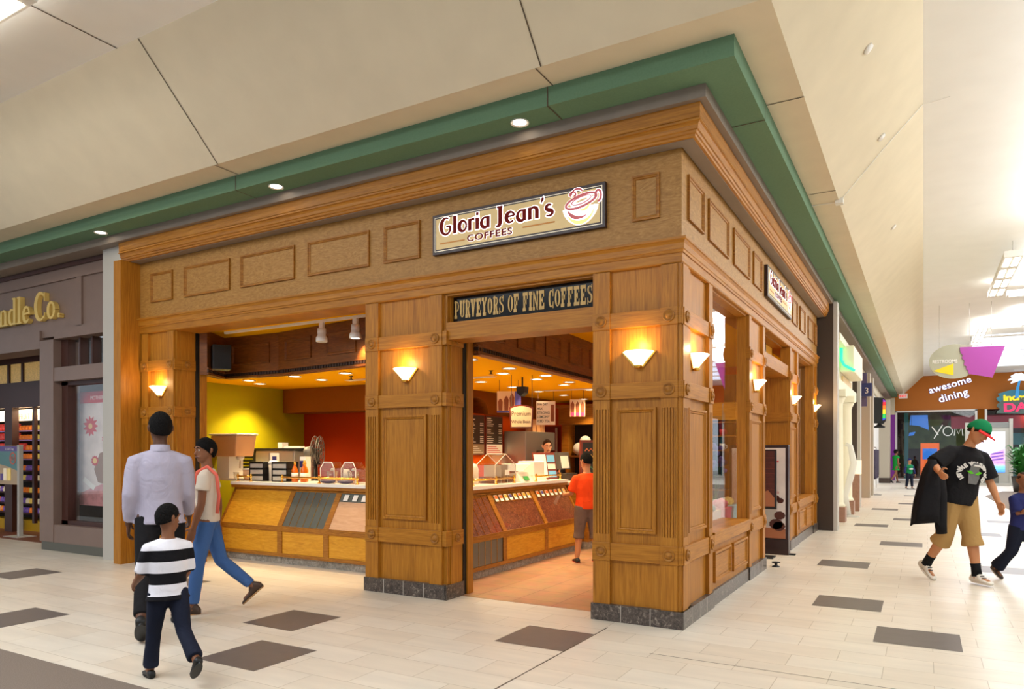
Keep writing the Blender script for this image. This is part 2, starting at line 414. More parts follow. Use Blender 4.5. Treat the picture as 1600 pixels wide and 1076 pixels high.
reveal(pB, -2.455, 1); reveal(pC, -6.845, 1)
mb = MB(); mb.box(-.82,-.80,.0,.31,0,3.14); mb.build('reveal_board','oakv',pA)
mb = MB(); mb.box(-3.53,-3.515,0,.31,.0,3.14); mb.build('reveal_board','oakv',pB)
# --- front along the side hall
mb = MB(); mb.box(-.036,-.006,.006,.036,.15,3.14); mb.build('corner_bead','oakv',pA)
qA = pillar(TR, 0.0, 1.024, [(.03,.19),(.885,1.015)],depth=.14)
qB = pillar(TR, 2.711, 3.696, [(2.72,2.85),(3.55,3.69)],depth=.14)
qC = pillar(TR, 5.70, 6.55, [(5.71,5.85),(6.41,6.545)],depth=.14)
qD = pillar(TR, 8.36, 8.93, [(8.37,8.5),(8.79,8.92)],depth=.14)
# deep side of the pillar in the side doorway, facing the corner
TC = lambda u, o, z: Vector((-u, 5.70-o, z))
mb = MB(TC); mb.box(.02,1.0,-.1,0,.15,2.76); mb.build('reveal_board','oakv',qC)
mb = MB(TC); mb.box(.55,.70,0,.02,.15,2.76)
for k in range(5): mb.box(.565+.027*k,.565+.027*k+.013,.02,.03,.78,1.9)
mb.box(.55,.7,.02,.03,1.9,2.76); mb.box(.55,.7,.02,.03,.15,.78)
mb.build('pilaster','oakv',qC)
for z0,z1 in BANDS[:2]:
    mb = MB(TC); mb.box(0.02,.95,0,.035,z0,z1); mb.build('rail','oakh',qC); rosette(qC,TC,.625,(z0+z1)/2,.035,.05)
# window bays on the side front
def window_bay(u0, u1, frames):
    w = MB(TR); w.box(u0,u1,-.3,-.02,.15,.72); o = w.build('window_bay','oakv',SF)
    w = MB(TR); w.box(u0,u1,-.33,.02,.60,.72); w.box(u0,u1,-.33,.028,.705,.73); w.build('sill_rail','oakh',o,bevel=.004)
    for a,b in frames:
        w = MB(TR); w.o0=-.02; w.ring(a,b,.22,.53,.045,.03); w.box(a+.045,b-.045,-.02,-.01,.265,.485); w.build('raised_panel','oakh',o)
    w = MB(TR); w.box(u0-.015,u1+.015,-.3,.005,0,.15); w.build('plinth','plinth',o)
    w = MB(TR); w.box(u1-.02,u1,-.137,-.03,.72,3.14); w.box(u0,u0+.02,-.137,-.03,.72,3.14); w.box(u0,u1,-.137,-.03,3.12,3.14); w.build('window_jamb','oakv',o)
    w = MB(TR); w.box(u0+.02,u1-.02,-.145,-.137,.72,3.12); w.build('window_glass','glass',o)
window_bay(1.024,2.711,[(1.12,1.80),(1.92,2.62)])
window_bay(6.55,8.36,[(6.65,7.38),(7.50,8.26)])
# entablature: lintel board, moulding, frieze, cornice
mb = MB(); sweepL(mb,[(-.36,3.14),(0.0,3.14),(.008,3.15),(.008,3.23),(-.36,3.23)],-7.6,8.93); mb.build('lintel_board','oakh',SF)
mb = MB(); sweepL(mb,[(-.05,3.225),(.018,3.225),(.022,3.245),(.030,3.25),(.028,3.30),(.040,3.325),(.052,3.33),(.052,3.35),(-.05,3.35)],-7.6,8.95); mb.build('architrave_moulding','oakh',SF,smooth=False)
mb = MB(); sweepL(mb,[(-.36,3.34),(0,3.34),(0,4.14),(-.36,4.14)],-7.6,8.93); fz = mb.build('frieze','oakf',SF)
def fpanel(T, a, b):
    m2 = MB(T); m2.ring(a,b,3.55,3.945,.035,.022); m2.build('frieze_panel','oakr',fz)
for a,b in [(-7.35,-6.88),(-6.635,-5.744),(-5.543,-4.612),(-4.395,-3.467),(-3.26,-2.777),(-.443,-.192)]: fpanel(TL,a,b)
for a,b in [(.17,.673),(.856,1.658),(1.892,2.711),(2.931,3.442),(5.888,6.411),(6.689,7.28),(7.676,8.358),(8.52,8.83)]: fpanel(TR,a,b)
mb = MB(); sweepL(mb,[(-.1,4.14),(.14,4.118),(.158,4.122),(.162,4.14),(.175,4.145),(.180,4.165),(.192,4.17),(.196,4.20),(.206,4.22),(.222,4.225),(.222,4.237),(.208,4.242),(.208,4.25),(.214,4.255),(.217,4.372),(-.1,4.372)],-7.75,8.96); mb.build('cornice','oakh',SF)
mb = MB(); sweepL(mb,[(.01,4.112),(.135,4.112),(.135,4.119),(.01,4.119)],-7.6,8.93); mb.build('cornice_vent','band',SF)
# return board beside the grey post
mb = MB(); mb.box(-7.76,-7.6,-.28,.3,0,4.11); mb.build('end_board','oakv',SF)
# doorway of the near front: transom bar
mb = MB(TL); mb.box(-2.46,-.818,-.3,-.015,2.668,2.845); mb.box(-2.46,-.818,-.16,-.03,3.12,3.14); mb.build('transom_bar','oakh',SF)
# side doorway: transom with clear and amber panes
mb = MB(TR); mb.box(3.696,5.70,-.3,-.02,2.668,2.845); mb.box(3.696,5.7,-.3,-.1,3.12,3.14)
tb = mb.build('transom_bar','oakh',SF)
mb = MB(TR); mb.box(3.70,5.69,-.26,-.25,2.845,3.125); mb.build('transom_glass','glass',tb)
mb = MB(TR); mb.box(4.95,4.98,-.27,-.22,2.845,3.125); mb.build('mullion','black',tb)
M['amber'] = mat('amber_glass',(190,140,50),.3,emit=(230,160,50),es=.25)
mb = MB(TR); mb.box(4.98,5.6,-.249,-.244,2.845,3.125); mb.build('amber_pane','amber',tb)

# sign board on the glass transom
M['signblack'] = mat('black_gloss_panel',(14,13,14),.12)
M['signgold'] = mat('gold_paint',(206,166,92),.45)
ts = thing('transom_sign','black glass sign with gold western letters over the shop doorway','sign',(0,0,0))
mb = MB(TL); mb.box(-2.44,-.822,-.135,-.12,2.845,3.125); mb.build('board','signblack',ts)
def slab(mb, s, u, z, h, w, gap, fn, d0, d1):
    t = .34; e = .18                              # stem and slab thickness relative to width/height
    G = {}
    def A(ch, strokes): G[ch] = strokes
    st = lambda x: [((x,0),(x,1),t)]
    ser = lambda x, y, k=.46: [((x-k/2,y),(x+k/2,y),e)]
    y0, y1 = e/2, 1-e/2
    A('I', [((.5,0),(.5,1),.36)]+ser(.5,y0,.56)+ser(.5,y1,.56))
    A('F', st(.28)+ser(.28,y0,.6)+[((0,y1),(.92,y1),e),((.86,1),(.86,.64),.14),((.3,.5),(.62,.5),.15),((.64,.36),(.64,.64),.1)])
    A('E', st(.28)+[((0,y1),(.92,y1),e),((0,y0),(.95,y0),e),((.88,1),(.88,.66),.14),((.9,0),(.9,.34),.14),((.3,.5),(.62,.5),.15),((.64,.36),(.64,.64),.1)])
    A('P', st(.26)+ser(.26,y0,.56)+[[(0,y1),(.55,y1)]+arc(.55,.68,.28,.24,80,-80,8)+[(.3,.44)]])
    A('R', st(.26)+ser(.26,y0,.5)+[[(0,y1),(.55,y1)]+arc(.55,.72,.27,.2,80,-80,8)+[(.3,.5)],((.6,.5),(.78,.05),.26),((.7,y0),(1.0,y0),e)])
    A('N', [((.17,0),(.17,1),.20),((.85,0),(.85,1),.20)]+ser(.17,y0,.36)+ser(.85,y1,.34)+ser(.14,y1,.28)+[((.2,.93),(.82,.07),.22)])
    A('U', [((.22,1),(.22,.22),t),[(.22,.25)]+arc(.5,.25,.28,.17,180,360,8)+[(.78,.25)],((.78,1),(.78,.22),.24)]+ser(.2,y1,.46)+ser(.8,y1,.46))
    A('V', [((.22,.98),(.5,.03),.30),((.8,.98),(.5,.03),.2)]+ser(.2,y1,.46)+ser(.82,y1,.42))
    A('Y', [((.2,.98),(.5,.45),.28),((.82,.98),(.5,.45),.2),((.5,.5),(.5,0),t)]+ser(.18,y1,.44)+ser(.84,y1,.4)+ser(.5,y0,.6))
    A('O', ['O']); A('C', ['C']); A('S', ['S'])
    x = u
    for ch in s:
        if ch == ' ': x += w*.62; continue
        cw = w*(.62 if ch == 'I' else 1)
        P = lambda p: (x+p[0]*w, z+p[1]*h)
        sh = (-.19 if ch == 'I' else 0)
        P = lambda p, sh=sh: (x+(p[0]+sh)*w, z+p[1]*h)
        for k in G[ch]:
            if k == 'O':
                ribbon(mb,[P(p) for p in arc(.5,.5,.34,.42,0,360,24)],[.28*w if abs(math.cos(math.radians(15*i)))>.6 else .14*w for i in range(25)],fn,d0,d1)
            elif k == 'C':
                a = arc(.52,.5,.36,.42,50,310,18); ribbon(mb,[P(p) for p in a],[.14*w]*4+[.3*w]*11+[.14*w]*4,fn,d0,d1)
                ribbon(mb,[P((.84,.62)),P((.84,1))],.15*w,fn,d0,d1); ribbon(mb,[P((.84,0)),P((.84,.34))],.13*w,fn,d0,d1)
            elif k == 'S':
                a = arc(.5,.74,.3,.18,30,270,10)+arc(.5,.3,.32,.22,90,-150,10); ribbon(mb,[P(p) for p in a],[.13*w]*4+[.26*w]*14+[.13*w]*4,fn,d0,d1)
                ribbon(mb,[P((.84,.66)),P((.84,1))],.13*w,fn,d0,d1); ribbon(mb,[P((.14,0)),P((.14,.34))],.13*w,fn,d0,d1)
            elif isinstance(k, list): ribbon(mb,[P(p) for p in k],.2*w,fn,d0,d1)
            else:
                a,b,q = k; hor = abs(a[1]-b[1]) < 1e-6
                ribbon(mb,[P(a),P(b)],q*(h if hor else w),fn,d0,d1)
        x += cw+gap
    return x
mb = MB(TL); slab(mb,'PURVEYORS OF FINE COFFEES',-2.425,2.895,.185,.0585,.0085,lambda a,b,d:(a,d,b),-.119,-.115)
mb.build('lettering','signgold',ts)
# lit sign boards
M['signtan'] = mat('tan_sign_face',(204,176,120),.4,emit=(214,182,124),es=.22)
M['signframe'] = mat('dark_brown_sign_frame',(48,26,24),.35)
M['signcream'] = mat('cream_sign_line',(236,222,196),.4,emit=(236,222,196),es=.3)
M['signred'] = mat('maroon_letter_face',(116,22,12),.7,spec=.15)
M['halo'] = mat('lit_white_letter_edge',(255,255,255),.4,emit=(250,246,255),es=1.05)
M['signor'] = mat('orange_sign_line',(206,130,20),.4)
M['cuppink'] = mat('rose_cup_line',(186,84,88),.4,emit=(190,90,92),es=.25)
M['cupyel'] = mat('pale_yellow_swoosh',(246,222,120),.4,emit=(246,226,140),es=.6)
def gj_strokes():
    H = []  # (pts, widths) in a 0..1 cap height box, laid out in a line
    def put(x, st): H.extend([([(x+a,b) for a,b in p], w) for p,w in st])
    put(0,   [(arc(.34,.5,.30,.46,62,180,10)+arc(.34,.46,.30,.44,180,330,10)+[(.60,.46)],[.08,.1,.2,.24,.2,.12,.1,.13]), ([(.60,.46),(.36,.46)],.09)])
    put(.78, [([(.1,0),(.1,1.0)],.21)])
    put(1.08,[(arc(.28,.33,.21,.29,0,360,20),[.11,.1,.14,.22,.22,.14,.1,.11])])
    put(1.68,[([(.1,0),(.1,.66)],.2),(arc(.3,.42,.2,.2,170,70,6),[.08,.1,.14])])
    put(2.12,[([(.1,0),(.1,.64)],.2),([(.04,.86),(.17,.86)],.14)])
    put(2.4, [([(.44,0),(.44,.62)],.2),(arc(.28,.3,.22,.28,70,330,12),[.09,.1,.18,.2,.14,.09])])
    put(3.18,[([(.36,1.0),(.36,.2)]+arc(.2,.15,.16,.2,0,-120,6),[.22,.22,.22,.2,.16,.1,.07]),([(.18,1.0),(.48,1.0)],.09)])
    put(3.82,[([(.08,.36),(.5,.40)],.08),(arc(.29,.33,.22,.28,10,310,16),[.13,.1,.12,.2,.22,.18,.1,.08])])
    put(4.44,[([(.44,0),(.44,.62)],.2),(arc(.28,.3,.22,.28,70,330,12),[.09,.1,.18,.2,.14,.09])])
    put(5.08,[([(.1,0),(.1,.64)],.2),(arc(.3,.42,.18,.2,160,0,8)+[(.48,0)],[.07,.1,.14,.2,.2])])
    put(5.72,[([(.12,1.04),(.15,.96),(.06,.78)],[.15,.13,.05])])
    put(5.98,[(arc(.22,.47,.15,.14,40,250,8)+arc(.22,.16,.18,.15,90,-140,8),[.08,.12,.18,.2,.18,.1,.07])])
    return H
def cafe_sign(T, u0, u1, name, label):
    s = thing(name, label, 'sign'); w = u1-u0; z0, z1 = 3.535, 3.945
    mb = MB(T); mb.box(u0,u1,.0,.045,z0,z1); mb.build('frame','signframe',s,bevel=.004)
    mb = MB(T); mb.box(u0+.03,u1-.03,.045,.048,z0+.03,z1-.03); mb.build('border_line','signcream',s)
    mb = MB(T); mb.box(u0+.037,u1-.037,.048,.05,z0+.037,z1-.037); mb.build('border_line','signframe',s)
    mb = MB(T); mb.box(u0+.05,u1-.05,.05,.053,z0+.05,z1-.05); mb.build('face','signtan',s)
    k = w/1.9; fn = lambda a,b,d:(a,d,b)
    A = MB(T); B = MB(T); sc = .185; ax = .195*1.02*k
    for p, ww in gj_strokes():
        q = [(u0+.11*k+a*ax, z0+.185+b*sc*.95) for a,b in p]
        v = [x*ax*.95 for x in ww] if isinstance(ww,list) else ww*ax*.95
        ribbon(A,q,v,fn,.053,.056,grow=.009*k); ribbon(B,q,v,fn,.056,.062)
    A.build('letter_edge','halo',s); B.build('lettering','signred',s)
    R, U = ((1,0,0),(0,0,1)) if T is TL else ((0,1,0),(0,0,1))
    for m, e, off, d in (('halo',.002,.0045,.055),('signred',.002,.0018,.0605)):
        o = text('letter_edge' if m=='halo' else 'lettering','COFFEES',.092,face_matrix(T(u0+.43*k,d,z0+.078),R,U),m,s,e,off,xs=1.32*k,spacing=1.12)
    mb = MB(T); mb.box(u0+.10*k,u0+.40*k,.053,.057,z0+.098,z0+.11); mb.build('rule','signor',s)
    mb = MB(T); mb.box(u0+1.06*k,u0+1.40*k,.053,.057,z0+.118,z0+.13); mb.build('rule','signor',s)
    # cup mark: white glow, rose lines, yellow swoosh
    cx, cz = u0+1.66*k, z0+.215
    X = lambda pts: [(cx+a*k, cz+b) for a,b in pts]
    rim = arc(0,.055,.155,.052,0,360,24); rim = [(a*math.cos(.22)-b*math.sin(.22)+.02, a*math.sin(.22)+b*math.cos(.22)) for a,b in rim]
    inner = [(a*.62+.006,b*.6+.028) for a,b in rim]
    hand = arc(.175,.075,.028,.05,-100,200,12)
    steam = arc(-.075,.125,.03,.022,-60,220,10)+arc(-.03,.115,.06,.055,140,30,6)
    bowl = arc(.0,.03,.16,.165,190,350,16)
    sw1 = arc(-.005,.02,.125,.115,200,300,10); sw2 = arc(0,.02,.145,.16,215,340,14)
    A = MB(T)
    for p, g in ((rim,.03),(inner,.04),(hand,.035),(steam,.03),(bowl,.04),(sw2,.045)): ribbon(A,X(p),g,fn,.053,.056)
    A.prism(X(arc(.0,.03,.15,.155,190,350,14)),lambda a,b,d:(a,d,b),.053,.0555)
    A.build('logo_edge','halo',s)
    B = MB(T)
    for p, g in ((rim,.02),(inner,.009),(hand,.02),(steam,.016)): ribbon(B,X(p),g,fn,.056,.061)
    ribbon(B,X(sw1),[.01,.03,.034,.02,.006],fn,.056,.061)
    B.build('logo_lines','cuppink',s)
    B = MB(T); ribbon(B,X(sw2),[.01,.03,.036,.02,.006],fn,.056,.06); ribbon(B,X(arc(.02,.03,.07,.06,250,350,8)),[.006,.02,.022,.006],fn,.056,.06); B.build('logo_swoosh','cupyel',s)
    return s
cafe_sign(TL,-2.588,-.68,'shop_sign','lit tan coffee sign with cup logo on the oak frieze above the doorway')
cafe_sign(TR,3.653,5.582,'shop_sign','lit tan coffee sign on the frieze round the corner above the side entrance')

# wall sconces
def sconce_proto():
    r = thing('wall_sconce','x','wall light')
    # local: x along wall, -y outward, z up; base at wall
    prof = [(.032,-.07),(.058,-.035),(.095,.005),(.140,.055)]
    mb = MB(); rings = []
    for q,z in prof: rings.append([(q*math.cos(a),-.012-q*.95*math.sin(a),z) for a in [PI*i/14 for i in range(15)]])
    inn = [[(x*.94,y*.94-.002,z+.006) for x,y,z in rr] for rr in rings][::-1]
    mb.loft(rings+inn,caps=False,closed=False); mb.build('glass_shade','shade',r,True)
    mb = MB(); mb.prism([(-.148,.062),(.148,.062),(.156,.054),(.042,-.08),(-.042,-.08),(-.156,.054)],lambda a,b,d:(a,d,b),-.012,0); mb.build('brass_backplate','gold',r)
    mb = MB(); mb.lathe([(0,-.092),(.03,-.088),(.036,-.07),(.034,-.064),(0,-.064)],(0,-.03,0),seg=14); mb.build('brass_finial','gold',r,True)
    mb = MB(); mb.lathe([(0,.0),(.02,.005),(.028,.03),(.018,.045),(0,.05)],(0,-.06,0),seg=10); mb.build('bulb','lamp',r,True)
    return r
SCL = [((-.39,-.0,2.345),0,'lit wall sconce on the near face of the corner pillar'),
       ((-2.985,0,2.345),0,'lit wall sconce on the pillar between the counter opening and the doorway'),
       ((-7.19,0,2.345),0,'lit wall sconce on the end pillar next to the grey post'),
       ((0,.46,2.345),PI/2,'lit wall sconce on the side face of the corner pillar'),
       ((0,3.2,2.345),PI/2,'lit wall sconce on the pillar between the gift window and the side entrance'),
       ((0,6.13,2.345),PI/2,'lit wall sconce on the pillar just past the side entrance'),
       ((0,8.64,2.345),PI/2,'lit wall sconce on the last oak pillar beside the dark post')]
sp = None
for (x,y,z),rz,lab in SCL:
    off = -.032
    loc = (x,y-off*0+.03,z) if rz == 0 else (x-.03,y,z)
    if sp is None: sp = sconce_proto(); s = sp; s.location = loc; s.rotation_euler = (0,0,rz); s['label'] = lab
    else: s = dup(sp,loc,rz,lab)
    s['group'] = 'alabaster wall sconces'
    out = (0,-1) if rz == 0 else (1,0)
    point('sconce_bulb_light',(loc[0]+out[0]*.11,loc[1]+out[1]*.11,z+.12),4.2,(1,.66,.30),.03)
# ---------------------------------------------------------------- inside the coffee shop: shell
ZC, ZH = 2.6, 3.18
M['olive'] = mat('olive_wall_paint',(158,146,10),.85,spec=.1)
M['red'] = mat('brick_red_wall_paint',(166,52,10),.85,spec=.05)
M['orange'] = mat('orange_wall_paint',(226,92,6),.8,spec=.1)
M['brownsoffit'] = mat('brown_soffit_paint',(128,70,12),.8,spec=.1)
M['yellow'] = mat('yellow_ceiling_paint',(242,178,6),.9,spec=.05)
M['lime'] = mat('lime_wall_paint',(176,176,40),.8)
M['chrome'] = mat('polished_steel',(200,196,190),.22,1)
M['steelb'] = mat('brushed_steel',(176,168,158),.35,.8)
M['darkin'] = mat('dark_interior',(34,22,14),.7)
def wall(name,m,*b):
    w = MB(); w.box(*b); return struct(w.build(name,m))
wall('wall_left','olive',-7.95,-7.85,.3,3.3,0,ZH)
wall('wall_back','red',-7.85,-5.1,3.26,3.36,0,ZC)
wall('wall_menu','orange',-5.4,-5.1,3.3,7.2,0,2.2)
wall('wall_orange_return','orange',-6.2,-5.4,7.1,7.2,0,ZC)
wall('wall_far','orange',-6.4,-.3,8.25,8.35,0,ZH)
# brown soffit with an arched opening above the menu boards
mb = MB(); mb.box(-7.85,-5.0,2.77,3.26,2.19,ZC)
mb.prism([(2.77,2.19),(4.22,2.19)]+arc(4.58,2.19,.36,.29,180,0,12)+[(4.94,2.19),(7.47,2.19),(7.47,ZC),(2.77,ZC)],lambda a,b,d:(d,a,b),-5.42,-5.0)
struct(mb.build('wall_soffit','brownsoffit'))
# ceilings: low yellow one over the bar, high one by the shop front
mb = MB(); mb.prism([(-7.85,.6),(-6.83,.47),(-7.06,.95),(-6.0,1.0),(-2.39,.48),(-2.62,4.6),(-2.62,8.25),(-7.85,8.25)],lambda a,b,d:(a,b,d),ZC,ZC+.03)
struct(mb.build('ceiling_low','yellow'))
mb = MB(); mb.box(-7.95,-.3,.3,8.35,ZH,ZH+.03); struct(mb.build('ceiling_high','yellow'))
# panelled oak header hanging round the edge of the low ceiling
HL = [(-6.72,.40),(-7.06,.95),(-6.0,1.0),(-2.39,.48),(-2.62,4.6),(-2.62,8.2)]
M['dent'] = mat('dark_dentil_blocks',(52,28,10),.6)
hd = thing('ceiling_header','dark oak panelled header with dentil trim hanging around the yellow shop ceiling','header')
mb = MB()
for (x0,y0),(x1,y1) in zip(HL[:-1],HL[1:]):
    d = math.hypot(x1-x0,y1-y0); nx,ny = (y1-y0)/d*.1,-(x1-x0)/d*.1
    mb.hexa([(x0,y0,ZC-.02),(x1,y1,ZC-.02),(x1-nx,y1-ny,ZC-.02),(x0-nx,y0-ny,ZC-.02),(x0,y0,ZH),(x1,y1,ZH),(x1-nx,y1-ny,ZH),(x0-nx,y0-ny,ZH)])
mb.build('header_board','oakd',hd)
tr = MB()
for k,((x0,y0),(x1,y1)) in enumerate(zip(HL[:-1],HL[1:])):
    d = math.hypot(x1-x0,y1-y0); tx,ty = (x1-x0)/d,(y1-y0)/d; nx,ny = ty,-tx
    T = lambda u,o,z: Vector((x0+tx*u+nx*o,y0+ty*u+ny*o,z))
    tr.T = T; tr.box(0,d,0,.02,ZC-.02,ZC+.005); tr.box(0,d,0,.02,ZC+.055,ZC+.075)
    q = 0; pts = [(0,0)]
    while q < d-.05: pts += [(q,.006),(q,.018),(q+.03,.018),(q+.03,.006)]; q += .055
    dn = MB(T); dn.prism(pts+[(d,.006),(d,0)],lambda a,b,h:(a,b,h),ZC+.012,ZC+.05); dn.build('dentil_trim','dent',hd)
    n = max(1,round(d/.86)); w = d/n
    for i in range(n):
        if d < .7: continue
        m2 = MB(T); m2.ring(i*w+.16,(i+1)*w-.16,ZC+.17,ZC+.46,.035,.018); m2.build('header_panel','oakd',hd)
tr.build('trim_moulding','oakd',hd)

# recessed downlights and the other fittings on the ceilings
def downlight(loc,label,group,r=.085):
    t = thing('downlight',label,'ceiling light',loc,0,group)
    mb = MB(); mb.lathe([(r*.78,-.001),(r,-.004),(r*1.12,-.012),(r*1.12,0),(r*.78,0)],seg=20); mb.build('trim_ring','whitep',t,True)
    mb = MB(); mb.lathe([(0,-.004),(r*.8,-.004),(r*.8,0),(0,0)],seg=20); mb.build('lens','lamp',t); return t
DL = [(-7.05,1.38),(-7.32,1.82),(-6.0,1.3),(-6.02,1.85),(-5.08,1.35),(-2.8,.98),(-2.85,1.98),(-3.22,2.45),(-2.83,2.98),(-3.19,3.38),(-4.12,3.3),(-4.17,5.3),(-3.23,4.4),(-2.95,4.0),(-3.23,5.4),(-4.15,6.3),(-4.23,7.4),(-4.13,4.3),(-3.9,1.4)]
d0 = None
for i,(x,y) in enumerate(DL):
    lab = 'small lit round downlight in the yellow coffee shop ceiling'
    if d0 is None: d0 = downlight((x,y,ZC),lab,'downlights in the yellow shop ceiling')
    else: dup(d0,(x,y,ZC))
    spot('downlight_beam',(x,y,ZC-.03),58,(1,.76,.42),105,.5)
spot('downlight_scallop',(-7.45,1.95,ZC-.04),170,(1,.80,.42),120,.8,rot=(0,math.radians(-8),0))
for x,y in [(-1.2,2.2),(-1.2,4.6),(-1.4,6.6)]: spot('front_beam',(x,y,ZH-.05),60,(1,.78,.46),110,.6)
g0 = None
for x,y,la in [(-1.35,-.42,'white round recessed light in the green soffit near the mall corner'),(-4.46,-.42,'white round recessed light in the green soffit above the oak frieze panels'),(-7.82,-.42,'white round recessed light in the green soffit above the grey post')]:
    t = downlight((x,y,4.475),la,'recessed lights in the green soffit',.075)
    t.name = 'soffit_downlight'
# diffuser grilles
M['vent'] = mat('pale_vent_slats',(214,182,140),.6)
for i,(x,y,l,la) in enumerate([(-5.1,2.1,1.3,'long slim ceiling air grille over the espresso end of the counter'),(-4.2,2.7,1.4,'long slim ceiling air grille over the menu side of the bar'),(-3.4,5.2,1.2,'long slim ceiling air grille near the whole bean sign')]):
    t = thing('air_grille',la,'vent',(x,y,ZC),0,'slim ceiling air grilles'); mb = MB(); mb.box(-l/2,l/2,-.06,.06,-.012,0); mb.build('frame','vent',t)
    mb = MB()
    for k in range(5): mb.box(-l/2+.02,l/2-.02,-.045+.02*k,-.037+.02*k,-.016,-.012)
    mb.build('slats','whitep',t)
for x,y,la in [(-5.3,1.7,'small brass sprinkler head over the espresso end of the counter'),(-3.2,2.1,'small brass sprinkler head over the bean cabinets')]:
    mb = MB(); mb.lathe([(0,0),(.03,0),(.03,-.008),(.01,-.012),(.01,-.04),(.03,-.044),(.03,-.048),(0,-.048)],seg=10); o = mb.build('sprinkler_head','darkpost',None,True,loc=(x,y,ZC)); tag(o,la,'sprinkler')
# track with two white spotlights
tk = thing('track_rail','long white lighting track on the high yellow ceiling behind the lintel','track'); mb = MB(); mb.box(-6.6,-2.7,.58,.615,ZH-.03,ZH); mb.build('rail','whitep',tk)
def track_head(x,la,lit):
    t = thing('track_spotlight',la,'spotlight',(x,.6,ZH-.03),0,'white track spotlights')
    mb = MB(); mb.box(-.03,.03,-.02,.02,-.09,0); mb.build('adapter','whitep',t)
    mb = MB(); mb.lathe([(0,-.075),(.052,-.08),(.055,-.13),(.05,-.165),(.062,-.18),(.072,-.20),(.072,-.245),(.06,-.25),(.05,-.24),(0,-.238)],(0,0,0),seg=20); mb.build('housing','whitep',t,True)
    mb = MB(); mb.lathe([(0,-.242),(.058,-.244),(.058,-.24),(0,-.24)],seg=16); mb.build('lens','lamp' if lit else 'offwhite',t); return t
track_head(-4.78,'white track spotlight hanging unlit behind the lintel, nearer the end pillar',False)
track_head(-4.22,'white track spotlight with lit lens beside the middle pillar',True)
spot('track_beam',(-4.22,.62,ZH-.3),35,(1,.7,.5),70,.6,rot=(math.radians(28),0,math.radians(-10)))
# black speaker high in the corner
t = thing('wall_speaker','black box loudspeaker mounted high beside the yellow ceiling above the counter','speaker',(-6.72,.62,2.83),math.radians(60))
mb = MB(); mb.box(-.12,.12,-.13,.11,-.17,.17); mb.build('cabinet','black',t,bevel=.006)
M['grille']=mat('dark_speaker_cloth',(30,28,27),.9)
mb = MB(); mb.box(-.105,.105,-.138,-.13,-.155,.155); mb.build('grille','grille',t)

